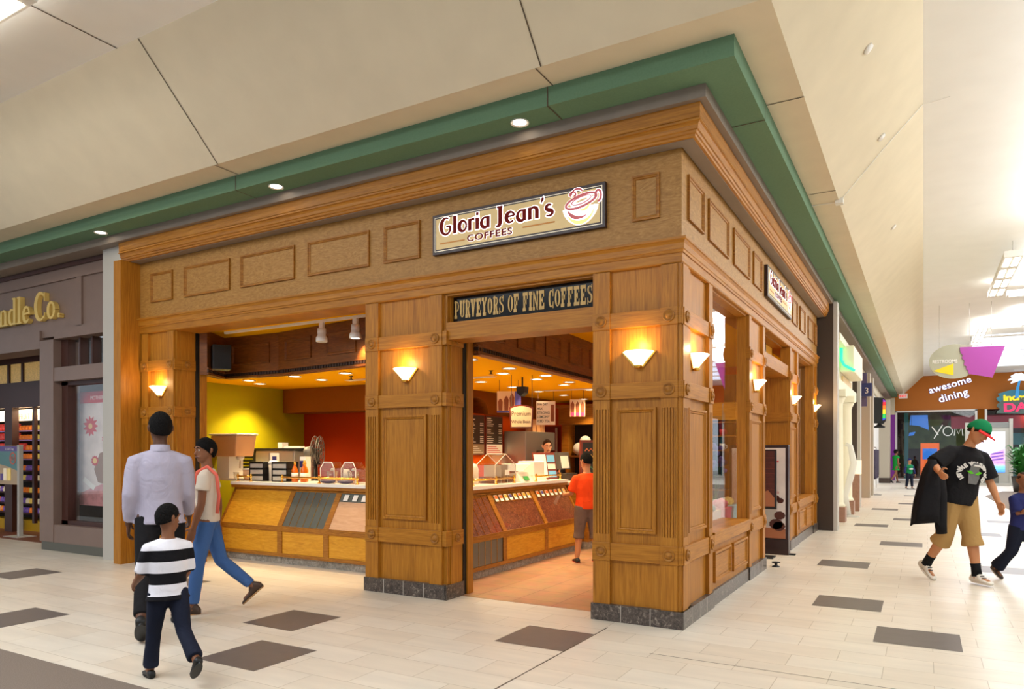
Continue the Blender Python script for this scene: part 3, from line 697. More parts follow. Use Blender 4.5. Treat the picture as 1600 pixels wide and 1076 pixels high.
# ---------------------------------------------------------------- bean counter: cabinets, worktop
M['stoneg'] = stone('grey_kick_stone',(120,112,100),(160,150,136),(196,188,174),14,.5)
M['bins'] = mat('grey_bin_glass',(92,96,90),.08,spec=.7)
M['coffee'] = stone('roasted_coffee_beans',(66,30,18),(138,80,54),(204,144,112),34,.35)
M['paperw'] = mat('white_card',(240,236,226),.6)
M['cardo'] = mat('orange_card',(228,110,30),.6); M['cardy'] = mat('yellow_card',(232,176,50),.6); M['cardb'] = mat('blue_card',(86,80,150),.6)
M['marble'] = mat('white_worktop',(244,238,226),.25)
M['pinkboard'] = wood('pale_pink_board',(196,150,112),(206,162,124),(216,174,138),(2,2,14))
RW = [0]
def bay(T, u0, u1, label, upper, lower='oak', group='oak bean cabinets', cards=0, colors=None):
    b = thing('bean_cabinet', label, 'cabinet', (0,0,0), 0, group)
    mb = MB(T); mb.box(u0,u1,-.74,-.02,.1,1.0); 
    # inner box is kept behind the sloping face
    mb = MB(T); mb.hexa([(u0,-.75,.1),(u1,-.75,.1),(u1,-.03,.1),(u0,-.03,.1),(u0,-.75,.50),(u1,-.75,.50),(u1,-.03,.50),(u0,-.03,.50)])
    mb.hexa([(u0,-.75,.50),(u1,-.75,.50),(u1,-.03,.50),(u0,-.03,.50),(u0,-.75,1.0),(u1,-.75,1.0),(u1,-.28,1.0),(u0,-.28,1.0)])
    mb.build('carcass','oakr',b)
    mb = MB(T); mb.box(u0,u0+.045,-.03,0,.1,.5); mb.box(u1-.045,u1,-.03,0,.1,.5); mb.box(u0,u1,-.03,.002,.44,.515); mb.box(u0,u1,-.03,.002,.1,.145)
    def sl(u,s,o): # s 0..1 up the slope, o outward offset
        return (u,-.0-.27*s+o*.87,.515+.485*s+o*.47)
    for a,c in ((u0,u0+.045),(u1-.045,u1)):
        mb.hexa([sl(a,0,-.03),sl(c,0,-.03),sl(c,0,0),sl(a,0,0),sl(a,1,-.03),sl(c,1,-.03),sl(c,1,0),sl(a,1,0)])
    mb.hexa([sl(u0,.94,-.03),sl(u1,.94,-.03),sl(u1,.94,0),sl(u0,.94,0),sl(u0,1,-.03),sl(u1,1,-.03),sl(u1,1,0),sl(u0,1,0)])
    mb.build('face_frame','oakr',b)
    def slab_(name, m, a, c, s0, s1, o, th=.006, par=b):
        w = MB(T); w.hexa([sl(a,s0,o-th),sl(c,s0,o-th),sl(c,s0,o),sl(a,s0,o),sl(a,s1,o-th),sl(c,s1,o-th),sl(c,s1,o),sl(a,s1,o)]); return w.build(name,m,par)
    a, c = u0+.045, u1-.045
    if upper == 'oak': slab_('upper_panel','oakl',a,c,0,.94,-.006)
    elif upper == 'board':
        slab_('upper_panel','pinkboard',a,c,0,.72,-.008); slab_('glass_front','bins',a,c,.72,.94,-.01)
    elif upper == 'bins':
        q = slab_('bin_glass','bins',a,c,0,.94,-.008)
        n = 6
        for k in range(1,n): x = a+(c-a)*k/n; slab_('gold_divider','gold',x-.003,x+.003,0,.94,-.003,.004,q)
    elif upper == 'beans':
        slab_('bean_window','coffee',a,c,0,.94,-.016); slab_('glass_front','glassc',a,c,0,.94,-.004,.004)
    elif upper == 'beanbins':
        q = slab_('bean_window','coffee',a,c,0,.94,-.012); slab_('glass_front','glassc',a,c,0,.94,-.002,.004)
        for k in range(1,6): x = a+(c-a)*k/6; slab_('gold_divider','gold',x-.003,x+.003,0,.94,-.005,.004,q)
    if cards:
        for k in range(cards):
            x = a+.03+(c-a-.06)*(k+.5)/cards; w = min(.038,(c-a)/cards*.42)
            q = slab_('price_card','paperw',x-w,x+w,.74,.90,.004,.004)
            cc = (colors or ['cardo','cardy'])[k % len(colors or [0,0])]
            if cc: slab_('card_picture',cc,x-w*.85,x+w*.85,.81,.89,.006,.002,q)
    if lower == 'oak':
        mb = MB(T); mb.box(a,c,-.03,-.012,.145,.44); mb.build('lower_panel','oakl',b)
    else:
        mb = MB(T); mb.box(a,c,-.03,-.014,.145,.44); q = mb.build('lower_bin_glass','bins',b)
        for k in range(1,6):
            x = a+(c-a)*k/6; w = MB(T); w.box(x-.003,x+.003,-.014,-.009,.145,.44); w.build('gold_divider','gold',q)
    mb = MB(T); mb.box(u0+.004,u1-.004,-.5,-.04,0,.1); mb.build('kick','stoneg',b)
    return b
TLc = lambda u,o,z: Vector((u,.82-o,z))
TRc = lambda u,o,z: Vector((-2.80+o,u,z))
bay(TLc,-7.0,-5.78,'oak counter cabinet with plain sloping oak upper panel, behind the woman in jeans','oak')
bay(TLc,-5.78,-4.93,'oak counter cabinet with grey glass sloping bin front and thin gold dividers','bins')
bay(TLc,-4.93,-4.0,'oak counter cabinet with pale pink board front under small white cards','board',cards=5,colors=[None])
bay(TLc,-4.0,-3.62,'oak counter cabinet hidden at the inner corner behind the middle pillar','oak')
bay(TRc,.86,1.80,'oak counter cabinet with gold divided bean bins above and grey glass bins below','beanbins','bins')
bay(TRc,1.80,2.95,'oak counter cabinet with dark coffee beans behind glass under eight price cards','beans',cards=8,colors=['cardo','cardo','cardy','cardb','cardy','cardo','cardy','cardy'])
bay(TRc,2.95,4.10,'oak counter cabinet of dark beans beside the boy in orange','beans',cards=7,colors=['cardo','cardb','cardo','cardo','cardo','cardy','cardy'])
wt = thing('counter_worktop','long white L shaped worktop with oak edge over the bean cabinets','counter top')
# (along, outward) path of the front edge at z 1.05
def wt_slab(o, z0, z1, name, m):
    mb = MB(); mb.prism([(-7.05,1.08-o),(-3.07+o,1.08-o),(-3.07+o,4.15),(-3.75,4.15),(-3.75,1.78),(-7.05,1.78)],lambda a,b,d:(a,b,d),z0,z1); return mb.build(name,m,wt)
wt_slab(.02,1.0,1.045,'wood_edge','oakr'); wt_slab(.035,1.045,1.088,'slab','marble')
# pastry end beyond the bean cabinets
t = thing('pastry_cabinet','low oak cabinet with grey stone kick standing past the boy in orange','cabinet')
mb = MB(); mb.box(-3.5,-2.72,4.2,6.0,.12,1.0); mb.build('carcass','oakr',t); mb = MB(); mb.box(-3.5,-2.74,4.2,6.0,0,.12); mb.build('kick','stoneg',t)
mb = MB(); mb.box(-3.52,-2.70,4.18,6.0,1.0,1.05); mb.build('top','marble',t)
# oak tall unit at the far end
t = thing('display_unit','tall oak display unit with dark open niche at the far end of the shop','shelf unit')
mb = MB(); mb.box(-4.95,-4.80,7.85,8.24,0,2.1); mb.build('side_panel','oakh',t); mb = MB(); mb.box(-3.2,-3.05,7.85,8.24,0,2.1); mb.build('side_panel','oakh',t)
mb = MB(); mb.box(-5.0,-3.0,7.8,8.24,2.1,2.46); mb.box(-5.05,-2.95,7.76,8.24,2.46,2.52); mb.build('crown','oakh',t)
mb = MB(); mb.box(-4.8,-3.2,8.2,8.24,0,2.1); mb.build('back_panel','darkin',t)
mb = MB(); mb.box(-4.8,-3.2,7.86,8.2,1.40,1.44); mb.box(-4.8,-3.2,7.86,8.2,.9,.94); mb.build('shelves','oakd',t)
t = thing('orange_doorway','orange painted door frame with dark red door leaf at the end of the bar','door'); 
M['reddoor'] = mat('dark_red_door',(140,44,14),.5)
mb = MB(); mb.box(-5.85,-5.78,8.18,8.25,0,2.15); mb.box(-5.12,-5.05,8.18,8.25,0,2.15); mb.box(-5.85,-5.05,8.18,8.25,2.08,2.15); mb.build('frame','orange',t)
mb = MB(); mb.box(-5.78,-5.12,8.21,8.25,0,2.08); mb.build('leaf','reddoor',t)
mb = MB(); mb.box(-5.26,-5.22,8.17,8.21,.3,2.05); mb.build('edge_rail','offwhite',t)
# ---------------------------------------------------------------- candle shop next door
M['plum'] = mat('plum_brown_paint',(128,104,92),.42,var=.05,vs=4)
M['plumd'] = mat('dark_plum_frame',(70,36,26),.45)
M['slate'] = mat('slate_grey_kick',(92,90,80),.5)
M['letgold'] = mat('gold_letter_face',(236,200,110),.35,.25)
M['letside'] = mat('gold_letter_side',(150,112,50),.4,.4)
M['redwood'] = mat('red_brown_soffit',(116,64,44),.45)
M['tanpat'] = mat('tan_patterned_glass',(216,180,116),.5,var=.2,vs=40,emit=(200,160,90),es=.25)
M['yellowk'] = mat('yellow_cabinet',(206,160,30),.5)
CS = thing('candle_shop','plum brown candle shop front with gold lettering left of the grey post','shop front')
CS['label'] = 'plum brown candle shop front with gold lettering beside the grey post'
mb = MB(TL); mb.box(-10.19,-9.80,-.4,0,.13,3.25); mb.build('door_post','plum',CS,bevel=.004)
mb = MB(TL); mb.box(-9.8,-8.275,-.3,-.01,.125,.40); mb.build('stall_riser','plum',CS)
mb = MB(TL); mb.box(-10.14,-8.275,-.35,-.005,0,.128); mb.build('kick','slate',CS)
mb = MB(TL); mb.box(-9.8,-8.275,-.2,-.01,2.60,2.81); mb.box(-9.8,-8.275,-.2,-.01,3.25,3.41); mb.build('rails','plum',CS)
mb = MB(TL); mb.box(-16,-10.19,-.4,0,3.13,3.41); mb.build('entrance_lintel','plum',CS)
mb = MB(TL); mb.box(-9.78,-9.62,-.24,-.12,.40,2.6); mb.box(-9.8,-8.275,-.24,-.12,.40,.46); mb.box(-9.8,-8.275,-.24,-.12,2.54,2.6); mb.build('window_frame','plumd',CS)
mb = MB(TL); mb.box(-9.8,-8.275,-.19,-.18,.40,2.6); mb.build('window_glass','glass',CS)
for a,b in ((-9.8,-9.62),(-9.32,-9.28),(-9.0,-8.96),(-8.68,-8.64)): mb = MB(TL); mb.box(a,b,-.24,-.12,2.81,3.25); mb.build('transom_muntin','plumd',CS)
M['greyglass'] = mat('grey_reflecting_glass',(86,92,90),.05,spec=1)
mb = MB(TL); mb.box(-9.8,-8.275,-.2,-.19,2.81,3.25); mb.build('transom_glass','glass',CS)
mb = MB(TL); mb.box(-16,-8.275,-.4,-.04,3.3,4.37); fb = mb.build('fascia','plum',CS)
mb = MB(TL); mb.box(-9.19,-9.06,-.05,-.01,3.40,4.15); mb.build('stile','plum',fb)
mb = MB(TL); mb.box(-16,-8.275,-.05,-.008,4.13,4.30); mb.build('top_rail','plum',fb)
mb = MB(TL); mb.box(-16,-8.275,-.05,.03,4.30,4.36); mb.build('top_moulding','plumd',fb)
# serif letters of the sign
def serif(mb, s, u, z, h, fn, d0, d1):
    x = u
    def S(a,b,w): ribbon(mb,[(x+a[0]*h,z+a[1]*h),(x+b[0]*h,z+b[1]*h)],w*h,fn,d0,d1)
    def Pp(p,w): ribbon(mb,[(x+a*h,z+b*h) for a,b in p],[q*h for q in w] if isinstance(w,list) else w*h,fn,d0,d1)
    ser = lambda cx,y,k=.3: S((cx-k/2,y),(cx+k/2,y),.06)
    for ch in s:
        if ch == ' ': x += .22*h; continue
        if ch == 'n': S((.12,0),(.12,.62),.17); Pp([(.12,.5)]+arc(.30,.42,.16,.18,130,0,8)+[(.46,0)],[.05,.06,.1,.15,.17]); ser(.12,.03,.34); ser(.47,.03,.34); ser(.06,.6,.2); x += .66*h
        elif ch == 'a': Pp(arc(.26,.5,.16,.12,170,20,6)+[(.42,.1),(.5,.03)],[.1,.08,.16,.16,.08]); Pp(arc(.26,.2,.16,.17,60,300,10),[.05,.12,.15,.1]); x += .58*h
        elif ch == 'd': S((.46,0),(.46,1.02),.17); Pp(arc(.27,.31,.2,.28,60,300,14),[.06,.1,.17,.17,.1,.06]); ser(.5,.03,.24); ser(.40,1.0,.2); x += .68*h
        elif ch == 'l': S((.14,0),(.14,1.02),.17); ser(.14,.03,.34); ser(.08,1.0,.2); x += .36*h
        elif ch == 'e': Pp(arc(.29,.31,.2,.28,0,320,18),[.1,.08,.1,.17,.17,.1,.06]); S((.12,.33),(.48,.36),.06); x += .60*h
        elif ch == 'C': Pp(arc(.42,.5,.33,.48,50,310,20),[.08,.1,.16,.2,.2,.16,.08,.06]); S((.68,.68),(.68,.98),.07); S((.66,.04),(.70,.26),.05); x += .82*h
        elif ch == 'o': Pp(arc(.29,.31,.2,.28,0,360,20),[.17,.09,.1,.17,.17,.09,.1,.17]); x += .62*h
        elif ch == '.': Pp(arc(.1,.08,.04,.04,0,360,10),.09); x += .2*h
    return x
nm = thing('candle_shop_lettering','raised gold serif letters of the candle shop sign on the plum fascia','sign')
for i,(ch,x0) in enumerate([('a',-11.62),('n',-11.35),('d',-11.07),('l',-10.79),('e',-10.635),('C',-10.28),('o',-9.92),('.',-9.63)]):
    mb = MB(TL); serif(mb,ch,x0,3.56,.43 if ch in 'C' else .42,lambda a,b,d:(a,d,b),-.035,.035); o = mb.build('letter','letgold',nm)
# entrance: soffit, beam, clerestory, door frame, shelves
mb = MB(); mb.box(-16,-10.19,.3,3,3.34,3.4); mb.build('entrance_soffit','redwood',CS)
mb = MB(); mb.box(-16,-10.0,1.02,1.12,3.18,3.34); mb.box(-16,-10.0,1.0,1.14,2.35,2.82); mb.build('door_head','plumd',CS)
mb = MB(); mb.box(-16,-10.0,1.06,1.07,2.82,3.18); mb.build('clerestory_glass','tanpat',CS)
for x in (-13.35,-12.85,-12.2,-11.6): 
    mb = MB(); mb.box(x-.035,x+.035,1.03,1.1,2.82,3.18); mb.build('clerestory_bar','plumd',CS)
mb = MB(); mb.box(-13.42,-13.14,1.0,1.12,0,2.35); mb.build('door_stile','plumd',CS)
mb = MB(); mb.box(-12.47,-12.40,1.02,1.08,.2,2.35); mb.build('door_muntin','plumd',CS)
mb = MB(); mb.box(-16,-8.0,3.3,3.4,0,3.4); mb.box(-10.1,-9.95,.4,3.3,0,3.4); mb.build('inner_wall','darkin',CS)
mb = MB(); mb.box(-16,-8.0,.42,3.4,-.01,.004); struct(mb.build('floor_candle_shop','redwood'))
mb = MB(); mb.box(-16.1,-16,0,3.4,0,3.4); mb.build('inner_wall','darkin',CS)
sh = thing('candle_shelving','dark shelving wall of candle jars under a cream header in the candle shop','shelf unit')
mb = MB(); mb.box(-14.6,-12.2,1.62,1.70,.2,2.4); mb.build('back_panel','darkin',sh)
SHZ = [.34,.52,.73,.97,1.16,1.385,1.55,1.755,1.935]
for z in SHZ:
    mb = MB(); mb.box(-14.6,-12.2,1.28,1.62,z-.03,z); mb.build('shelf_board','plumd',sh)
M['lav'] = mat('lavender_strip',(150,124,190),.5)
for z in (1.385,1.935,1.755,1.55):
    mb = MB(); mb.box(-14.6,-12.2,1.272,1.28,z-.024,z-.004); mb.build('shelf_strip','lav',sh)
M['cream'] = mat('cream_header',(240,226,196),.5,emit=(250,236,206),es=.55)
mb = MB(); mb.box(-14.6,-12.2,1.27,1.34,2.12,2.33); hb = mb.build('header_board','cream',sh)
M['fruitred'] = mat('coral_letter',(214,96,70),.5)
text('header_lettering','FRUIT',.15,face_matrix((-13.45,1.268,2.15),(1,0,0),(0,0,1)),'fruitred',hb,.001)
mb = MB(); mb.box(-14.6,-12.2,1.26,1.65,0,.2); mb.build('base_cabinet','yellowk',sh)
area('candle_shelf_light',(-13.2,1.19,2.34),(2.2,.08),16,(1,.8,.55),rot=(math.radians(15),0,0))
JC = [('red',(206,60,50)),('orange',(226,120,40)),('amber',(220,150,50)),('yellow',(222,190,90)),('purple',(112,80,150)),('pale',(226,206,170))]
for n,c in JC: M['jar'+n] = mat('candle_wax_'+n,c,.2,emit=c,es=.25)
protos = {}
for r,z in enumerate(SHZ):
    for k in range(15):
        x = -14.54+.122*k
        n = JC[(0 if k < 8 else 1 if k < 12 else 3)][0] if r > 4 else random.choice(['purple','pale','yellow','orange'])
        if r in (6,) and k < 10: n = 'red'
        lab = {'red':'red','orange':'orange','amber':'amber','yellow':'pale yellow','purple':'purple','pale':'cream'}[n]+' glass candle jar on the dark candle shop shelves'
        if n not in protos:
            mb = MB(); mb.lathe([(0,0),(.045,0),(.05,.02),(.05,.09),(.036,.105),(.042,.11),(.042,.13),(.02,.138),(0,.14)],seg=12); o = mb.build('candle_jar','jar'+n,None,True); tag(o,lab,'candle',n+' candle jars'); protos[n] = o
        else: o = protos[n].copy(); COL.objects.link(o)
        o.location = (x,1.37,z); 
        if z < .9: o.scale = (.8,.8,.7)
# gift sign on a white post
gs = thing('gift_sign','white framed candle gift sign with red price circle on a pale floor post','sign')
M['signpic'] = mat('sandy_sign_picture',(196,166,130),.5); M['signteal'] = mat('teal_sign_picture',(96,140,140),.5); M['violet'] = mat('violet_sign_band',(104,78,150),.5)
mb = MB(); mb.box(-12.95,-12.27,.69,.72,.93,1.63); mb.build('board','signpic',gs)
mb = MB(); mb.box(-12.95,-12.29,.683,.69,1.53,1.62); hb = mb.build('header_band','violet',gs)
text('header_lettering','D Gift Tray',.062,face_matrix((-12.70,.681,1.55),(1,0,0),(0,0,1)),'paperw',hb,.0005)
mb = MB(); mb.prism([(-12.95,1.3),(-12.6,1.25),(-12.29,1.18),(-12.29,1.53),(-12.95,1.53)],lambda a,b,d:(a,d,b),.684,.69); mb.build('picture_sea','signteal',gs)
for x,c in ((-12.72,'jarpale'),(-12.58,'jaryellow'),(-12.83,'violet')):
    mb = MB(); mb.box(x-.05,x+.05,.681,.69,1.0,1.22 if c!='violet' else 1.12); mb.build('picture_jar',c,gs)
mb = MB(); ribbon(mb,arc(-12.44,1.40,.10,.10,0,360,24),.02,lambda a,b,d:(a,d,b),.679,.69); mb.build('price_ring','fruitred',gs)
text('price_lettering','$25',.10,face_matrix((-12.44,.677,1.365),(1,0,0),(0,0,1)),'fruitred',gs,.0005,align='CENTER')
mb = MB(); mb.box(-12.27,-12.20,.67,.74,0,1.64); mb.build('post','steel',gs,bevel=.005); mb = MB(); mb.box(-12.5,-12.0,.55,.86,0,.012); mb.build('foot_plate','steel',gs)
# hanging poster in the window
wp = thing('window_poster','white hanging poster with red band and red flowers in the candle shop window','poster')
M['posterw'] = mat('poster_white',(228,214,206),.5,var=.12,vs=5); M['posterr'] = mat('poster_red',(206,40,48),.5); M['posterp'] = mat('poster_pink_cloth',(206,140,140),.6,var=.2,vs=14); M['postery']=mat('poster_flower_centre',(240,200,120),.6); M['posterb']=mat('poster_brown_jug',(150,112,84),.6)
mb = MB(TL); mb.box(-9.82,-8.275,-.42,-.40,.68,2.46); mb.build('sheet','posterw',wp)
mb = MB(TL); mb.box(-9.82,-8.275,-.40,-.397,2.28,2.46); b_ = mb.build('red_band','posterr',wp)
text('band_lettering','MOTHER &',.085,face_matrix((-9.5,.396,2.33),(1,0,0),(0,0,1)),'paperw',b_,.0005)
mb = MB(TL); mb.prism([(-9.82,.68),(-8.275,.68),(-8.275,1.1),(-9.2,1.02),(-9.82,.86)],lambda a,b,d:(a,d,b),-.40,-.398); mb.build('picture_cloth','posterp',wp)
mb = MB(TL); mb.prism([(-9.72,1.06),(-9.42,.92),(-9.36,.98),(-9.66,1.12)],lambda a,b,d:(a,d,b),-.40,-.396); mb.build('picture_napkin','paperw',wp)
for fx,fz,fr in ((-9.5,1.92,.2),(-9.38,1.38,.1),(-9.1,1.72,.09)):
    mb = MB(TL)
    for k in range(11):
        a = 2*PI*k/11; ribbon(mb,[(fx+.04*math.cos(a),fz+.03*math.sin(a)),(fx+fr*.6*math.cos(a),fz+fr*.55*math.sin(a)),(fx+fr*math.cos(a),fz+fr*.8*math.sin(a))],[.03,.06,.008],lambda p,q,d:(p,d,q),-.40,-.397)
    q = mb.build('picture_flower','posterr',wp); mb = MB(TL); mb.prism(arc(fx,fz,.055,.045,0,360,12)[:-1],lambda a,b,d:(a,d,b),-.40,-.3955); mb.build('flower_centre','postery',q)
mb = MB(TL); mb.prism([(-9.3,1.05),(-9.0,1.0),(-8.9,1.3),(-9.0,1.55),(-9.25,1.5),(-9.4,1.25)],lambda a,b,d:(a,d,b),-.40,-.3975); mb.build('picture_jug','posterb',wp)
mb = MB(TL); mb.tube([(-9.1,-.41,2.46),(-9.1,-.41,3.3)],.004,6); mb.build('cord','steel',wp)
# bowl wall lamps and a red sale card inside the window
for x,la in ((-11.0,'lit cream bowl lamp inside the candle shop nearer the poster'),(-11.42,'lit cream bowl lamp inside the candle shop nearer the entrance')):
    t = thing('bowl_lamp',la,'lamp',(x+.1,1.6,2.30),0,'cream bowl lamps'); mb = MB(); mb.lathe([(.02,-.1),(.09,-.07),(.15,0),(.14,0),(.08,-.06),(.02,-.09)],seg=18); mb.build('bowl','shade',t,True)
    mb = MB(); mb.tube([(0,0,-.1),(0,0,1.0)],.008,6); mb.build('rod','gold',t)
tbl = thing('window_table','brown wooden display table standing behind the candle shop window','table',(-9.2,1.0,0))
mb = MB(); mb.box(-.6,.6,-.3,.3,.72,.76); mb.build('top','oakd',tbl)
for sx in (-.55,.5):
    for sy in (-.25,.2): mb = MB(); mb.box(sx,sx+.05,sy,sy+.05,0,.72); mb.build('leg','oakh',tbl)
point('candle_shop_lamp',(-10.9,2.2,2.6),28,(1,.74,.45),.15)
point('candle_shop_lamp',(-9.0,1.6,2.9),10,(1,.74,.45),.15)
# grey post between the shops
gp = thing('corner_post','tall pale grey metal post between the candle shop and the oak front','post')
mb = MB(); mb.box(-8.27,-7.80,-.13,.3,0,4.4); mb.build('cover','steel',gp,bevel=.004)
mb = MB(); mb.box(-7.80,-7.765,-.125,.3,0,4.4); mb.build('side_plate','darkpost',gp)

# ---------------------------------------------------------------- shops along the side hall
dp = thing('divider_post','tall dark brown post with grey metal edge at the end of the oak front','post')
mb = MB(); mb.box(-.3,.29,8.99,9.295,0,4.4); mb.build('core','darkpost',dp); mb = MB(); mb.box(.29,.36,8.985,9.295,0,4.4); mb.build('edge_trim','steel',dp)
M['ivory'] = mat('ivory_paint',(240,232,206),.5,emit=(250,236,200),es=.03); M['pinkstone'] = mat('pink_brown_stone',(160,118,96),.4,var=.1,vs=20)
wall('wall_side_shops','beige',-.95,-.75,9.3,38,0,4.4)
wall('wall_side_header','beige',-.6,-.02,9.3,38,4.05,4.4)
vs = thing('ivory_shop_front','ivory classical shop front with round columns and green neon sign','shop front')
mb = MB(); mb.box(-.6,-.02,9.3,15.6,3.0,4.05); mb.box(-.02,.22,10.7,15.4,2.86,3.1); mb.box(-.02,.12,10.7,15.4,3.1,3.9); mb.box(-.02,.26,10.6,15.5,3.9,4.05); mb.build('entablature','ivory',vs)
mb = MB(); mb.box(-.5,-.3,9.3,15.6,0,3.0); mb.build('back_wall','ivory',vs)
for y in (11.1,13.3):
    mb = MB(); mb.box(-.05,.33,y-.19,y+.19,0,.32); c = mb.build('column_base','pinkstone',vs)
    mb = MB(); mb.lathe([(0,.32),(.175,.32),(.18,.36),(.15,.40),(.142,.44),(.128,2.55),(.14,2.6),(.17,2.66),(.19,2.72),(0,2.72)],(.14,y,0),seg=24); mb.build('column_shaft','ivory',vs,True)
    mb = MB(); mb.box(-.06,.34,y-.2,y+.2,2.72,2.87); mb.build('column_capital','ivory',vs)
M['neon'] = mat('green_neon_tube',(40,230,120),.4,emit=(30,240,120),es=2.5)
ns = thing('neon_sign','small ivory sign box edged in green neon on the ivory shop','sign'); mb = MB(); mb.box(.13,.42,12.0,14.6,3.35,3.95); mb.build('box','ivory',ns,bevel=.02)
mb = MB(); mb.tube([(.16,11.96,3.92),(.16,11.96,3.62),(.22,11.96,3.5),(.44,11.96,3.36)],.03,8); mb.build('neon_edge','neon',ns,True)
for k,ch in enumerate('KAY'):
    pass
mb = MB(); mb.box(.42,.425,12.3,14.2,3.45,3.85); mb.build('lit_face','neon',ns) if False else None
t = thing('name_board','small grey lettered board under the green neon sign','sign'); mb = MB(); mb.box(.125,.16,12.4,14.6,3.15,3.30); mb.build('board','signtan',t)
sg = thing('security_pedestal','white curved security pedestal with round foot outside the ivory shop','pedestal',(.28,12.5,0))
mb = MB(); mb.lathe([(0,0),(.22,0),(.22,.015),(.1,.03),(0,.03)],seg=20); mb.build('foot','steel',sg)
mb = MB(); mb.tube([(-.02,0,.02),(-.08,0,.5),(.02,0,.9),(.1,0,1.25),(.02,0,1.66),(-.08,0,1.70)],[(.025,.07),(.02,.06),(.02,.08),(.02,.08),(.02,.06),(.02,.04)],10); mb.build('blade','whitep',sg,True)
t = thing('lit_stand','pale lit box on a stone stand past the ivory columns','stand',(.25,14.3,0)); mb = MB(); mb.box(-.12,.12,-.12,.12,0,.95); mb.build('stand','pinkstone',t)
mb = MB(); mb.box(-.16,.16,-.14,.14,.95,1.3); mb.build('box','cream',t)
dp2 = thing('dark_pilaster','dark brown square pilaster with grey edge past the ivory shop','post'); mb = MB(); mb.box(-.4,.22,15.61,16.0,0,4.03); mb.build('core','darkpost',dp2); mb = MB(); mb.box(.22,.30,15.61,16.0,0,4.03); mb.build('edge_trim','steel',dp2)
M['apricot'] = mat('apricot_wall',(226,160,70),.6)
wall('wall_apricot','apricot',-.6,-.3,16,21.5,0,4.05)
M['greyb'] = mat('grey_beige_post',(176,164,144),.5)
for y0,y1,la in ((20.2,20.7,'grey beige post inside the apricot shop entrance'),(21.8,22.4,'grey beige post beside the white panelled shop')):
    t = mb = MB(); mb.box(-.3,.27,y0,y1,0,4.1); o = mb.build('shop_post','greyb'); tag(o,la,'post','grey beige shop posts')
M['indigo'] = mat('indigo_sign',(44,54,110),.4); M['purplesign'] = mat('dusky_purple_sign',(92,84,120),.5)
t = thing('blade_sign','dusky purple blade sign with blue lit box jutting out along the side hall','sign'); mb = MB(); mb.box(-.3,.25,19.0,19.12,2.95,4.0); mb.build('panel','purplesign',t); mb = MB(); mb.box(.1,.40,18.85,19.0,3.25,3.66); q = mb.build('light_box','indigo',t)
text('box_lettering','3',.26,face_matrix((.19,18.845,3.34),(1,0,0),(0,0,1)),'whitep',q,.002)
M['rain'] = None
def rainbow():
    m,N,L,b = nt('rainbow_sign_edge'); tc = N.new('ShaderNodeTexCoord'); sp_ = N.new('ShaderNodeSeparateXYZ'); L.new(tc.outputs['Object'],sp_.inputs[0])
    mr = N.new('ShaderNodeMapRange'); mr.inputs['From Min'].default_value = 2.7; mr.inputs['From Max'].default_value = 3.7; L.new(sp_.outputs['Z'],mr.inputs['Value'])
    r = N.new('ShaderNodeValToRGB'); r.color_ramp.interpolation = 'CONSTANT'; e = r.color_ramp.elements
    e[0].color = srgb(40,70,180); e[1].position = .85; e[1].color = srgb(120,50,160)
    for p,c in ((.18,(40,170,80)),(.36,(240,200,40)),(.54,(240,110,30)),(.7,(220,40,50))): q = e.new(p); q.color = srgb(*c)
    L.new(mr.outputs[0],r.inputs[0]); L.new(r.outputs[0],b.inputs['Base Color']); L.new(r.outputs[0],b.inputs['Emission Color']); b.inputs['Emission Strength'].default_value = .7
    return m
M['rain'] = rainbow()
t = thing('game_sign','black rounded blade sign with a rainbow edge over the white shop','sign'); mb = MB(); mb.prism([(.0,2.7),(.36,2.66),(.46,2.8),(.46,3.6),(.38,3.72),(.0,3.76)],lambda a,b,d:(a,d,b),26.9,27.2); mb.build('box','black',t); mb = MB(); mb.prism([(.34,2.8),(.45,2.85),(.45,3.6),(.36,3.66)],lambda a,b,d:(a,d,b),26.86,26.9); mb.build('lit_edge','rain',t)
mb = MB(); mb.lathe([(0,2.5),(.2,2.5),(.22,2.55),(.1,2.62),(.05,2.7),(0,2.7)],(.22,27,0),seg=16); mb.build('camera_dome','black',t)
wsf = thing('white_shop_front','white panelled shop front with grey end post far down the side hall','shop front'); mb = MB(); mb.box(-.5,-.1,22.4,33.5,0,4.03); mb.build('panelling','whitep',wsf); mb = MB(); mb.box(-.1,.38,33.2,34.0,0,4.03); mb.build('end_post','greyb',wsf); mb = MB(); mb.box(-.1,.40,33.15,34.05,0,.25); mb.build('post_base','darkpost',wsf)
M['clothes'] = mat('mixed_dark_clothes',(60,50,70),.8,var=.5,vs=6)
t = thing('clothes_rail','crowded rail of dark clothes at the white shop doorway','clothes rack',(.05,26.5,0)); mb = MB(); mb.tube([(0,-1.5,0),(0,-1.5,1.7),(0,1.5,1.7),(0,1.5,0)],.02,8); mb.build('frame','chrome',t)
mb = MB(); 
for k in range(14): y=-1.4+.2*k; mb.box(-.2,.12,y,y+.12,.45+.1*(k%3),1.6)
tag(mb.build('garments','clothes',t),kind='stuff')
M['purplewall'] = mat('purple_wall_paint',(130,40,150),.6)
wall('wall_purple','purplewall',-.5,.46,37.4,37.6,0,3.5); wall('wall_purple_top','beige',-.5,.46,37.4,37.6,3.5,4.4)
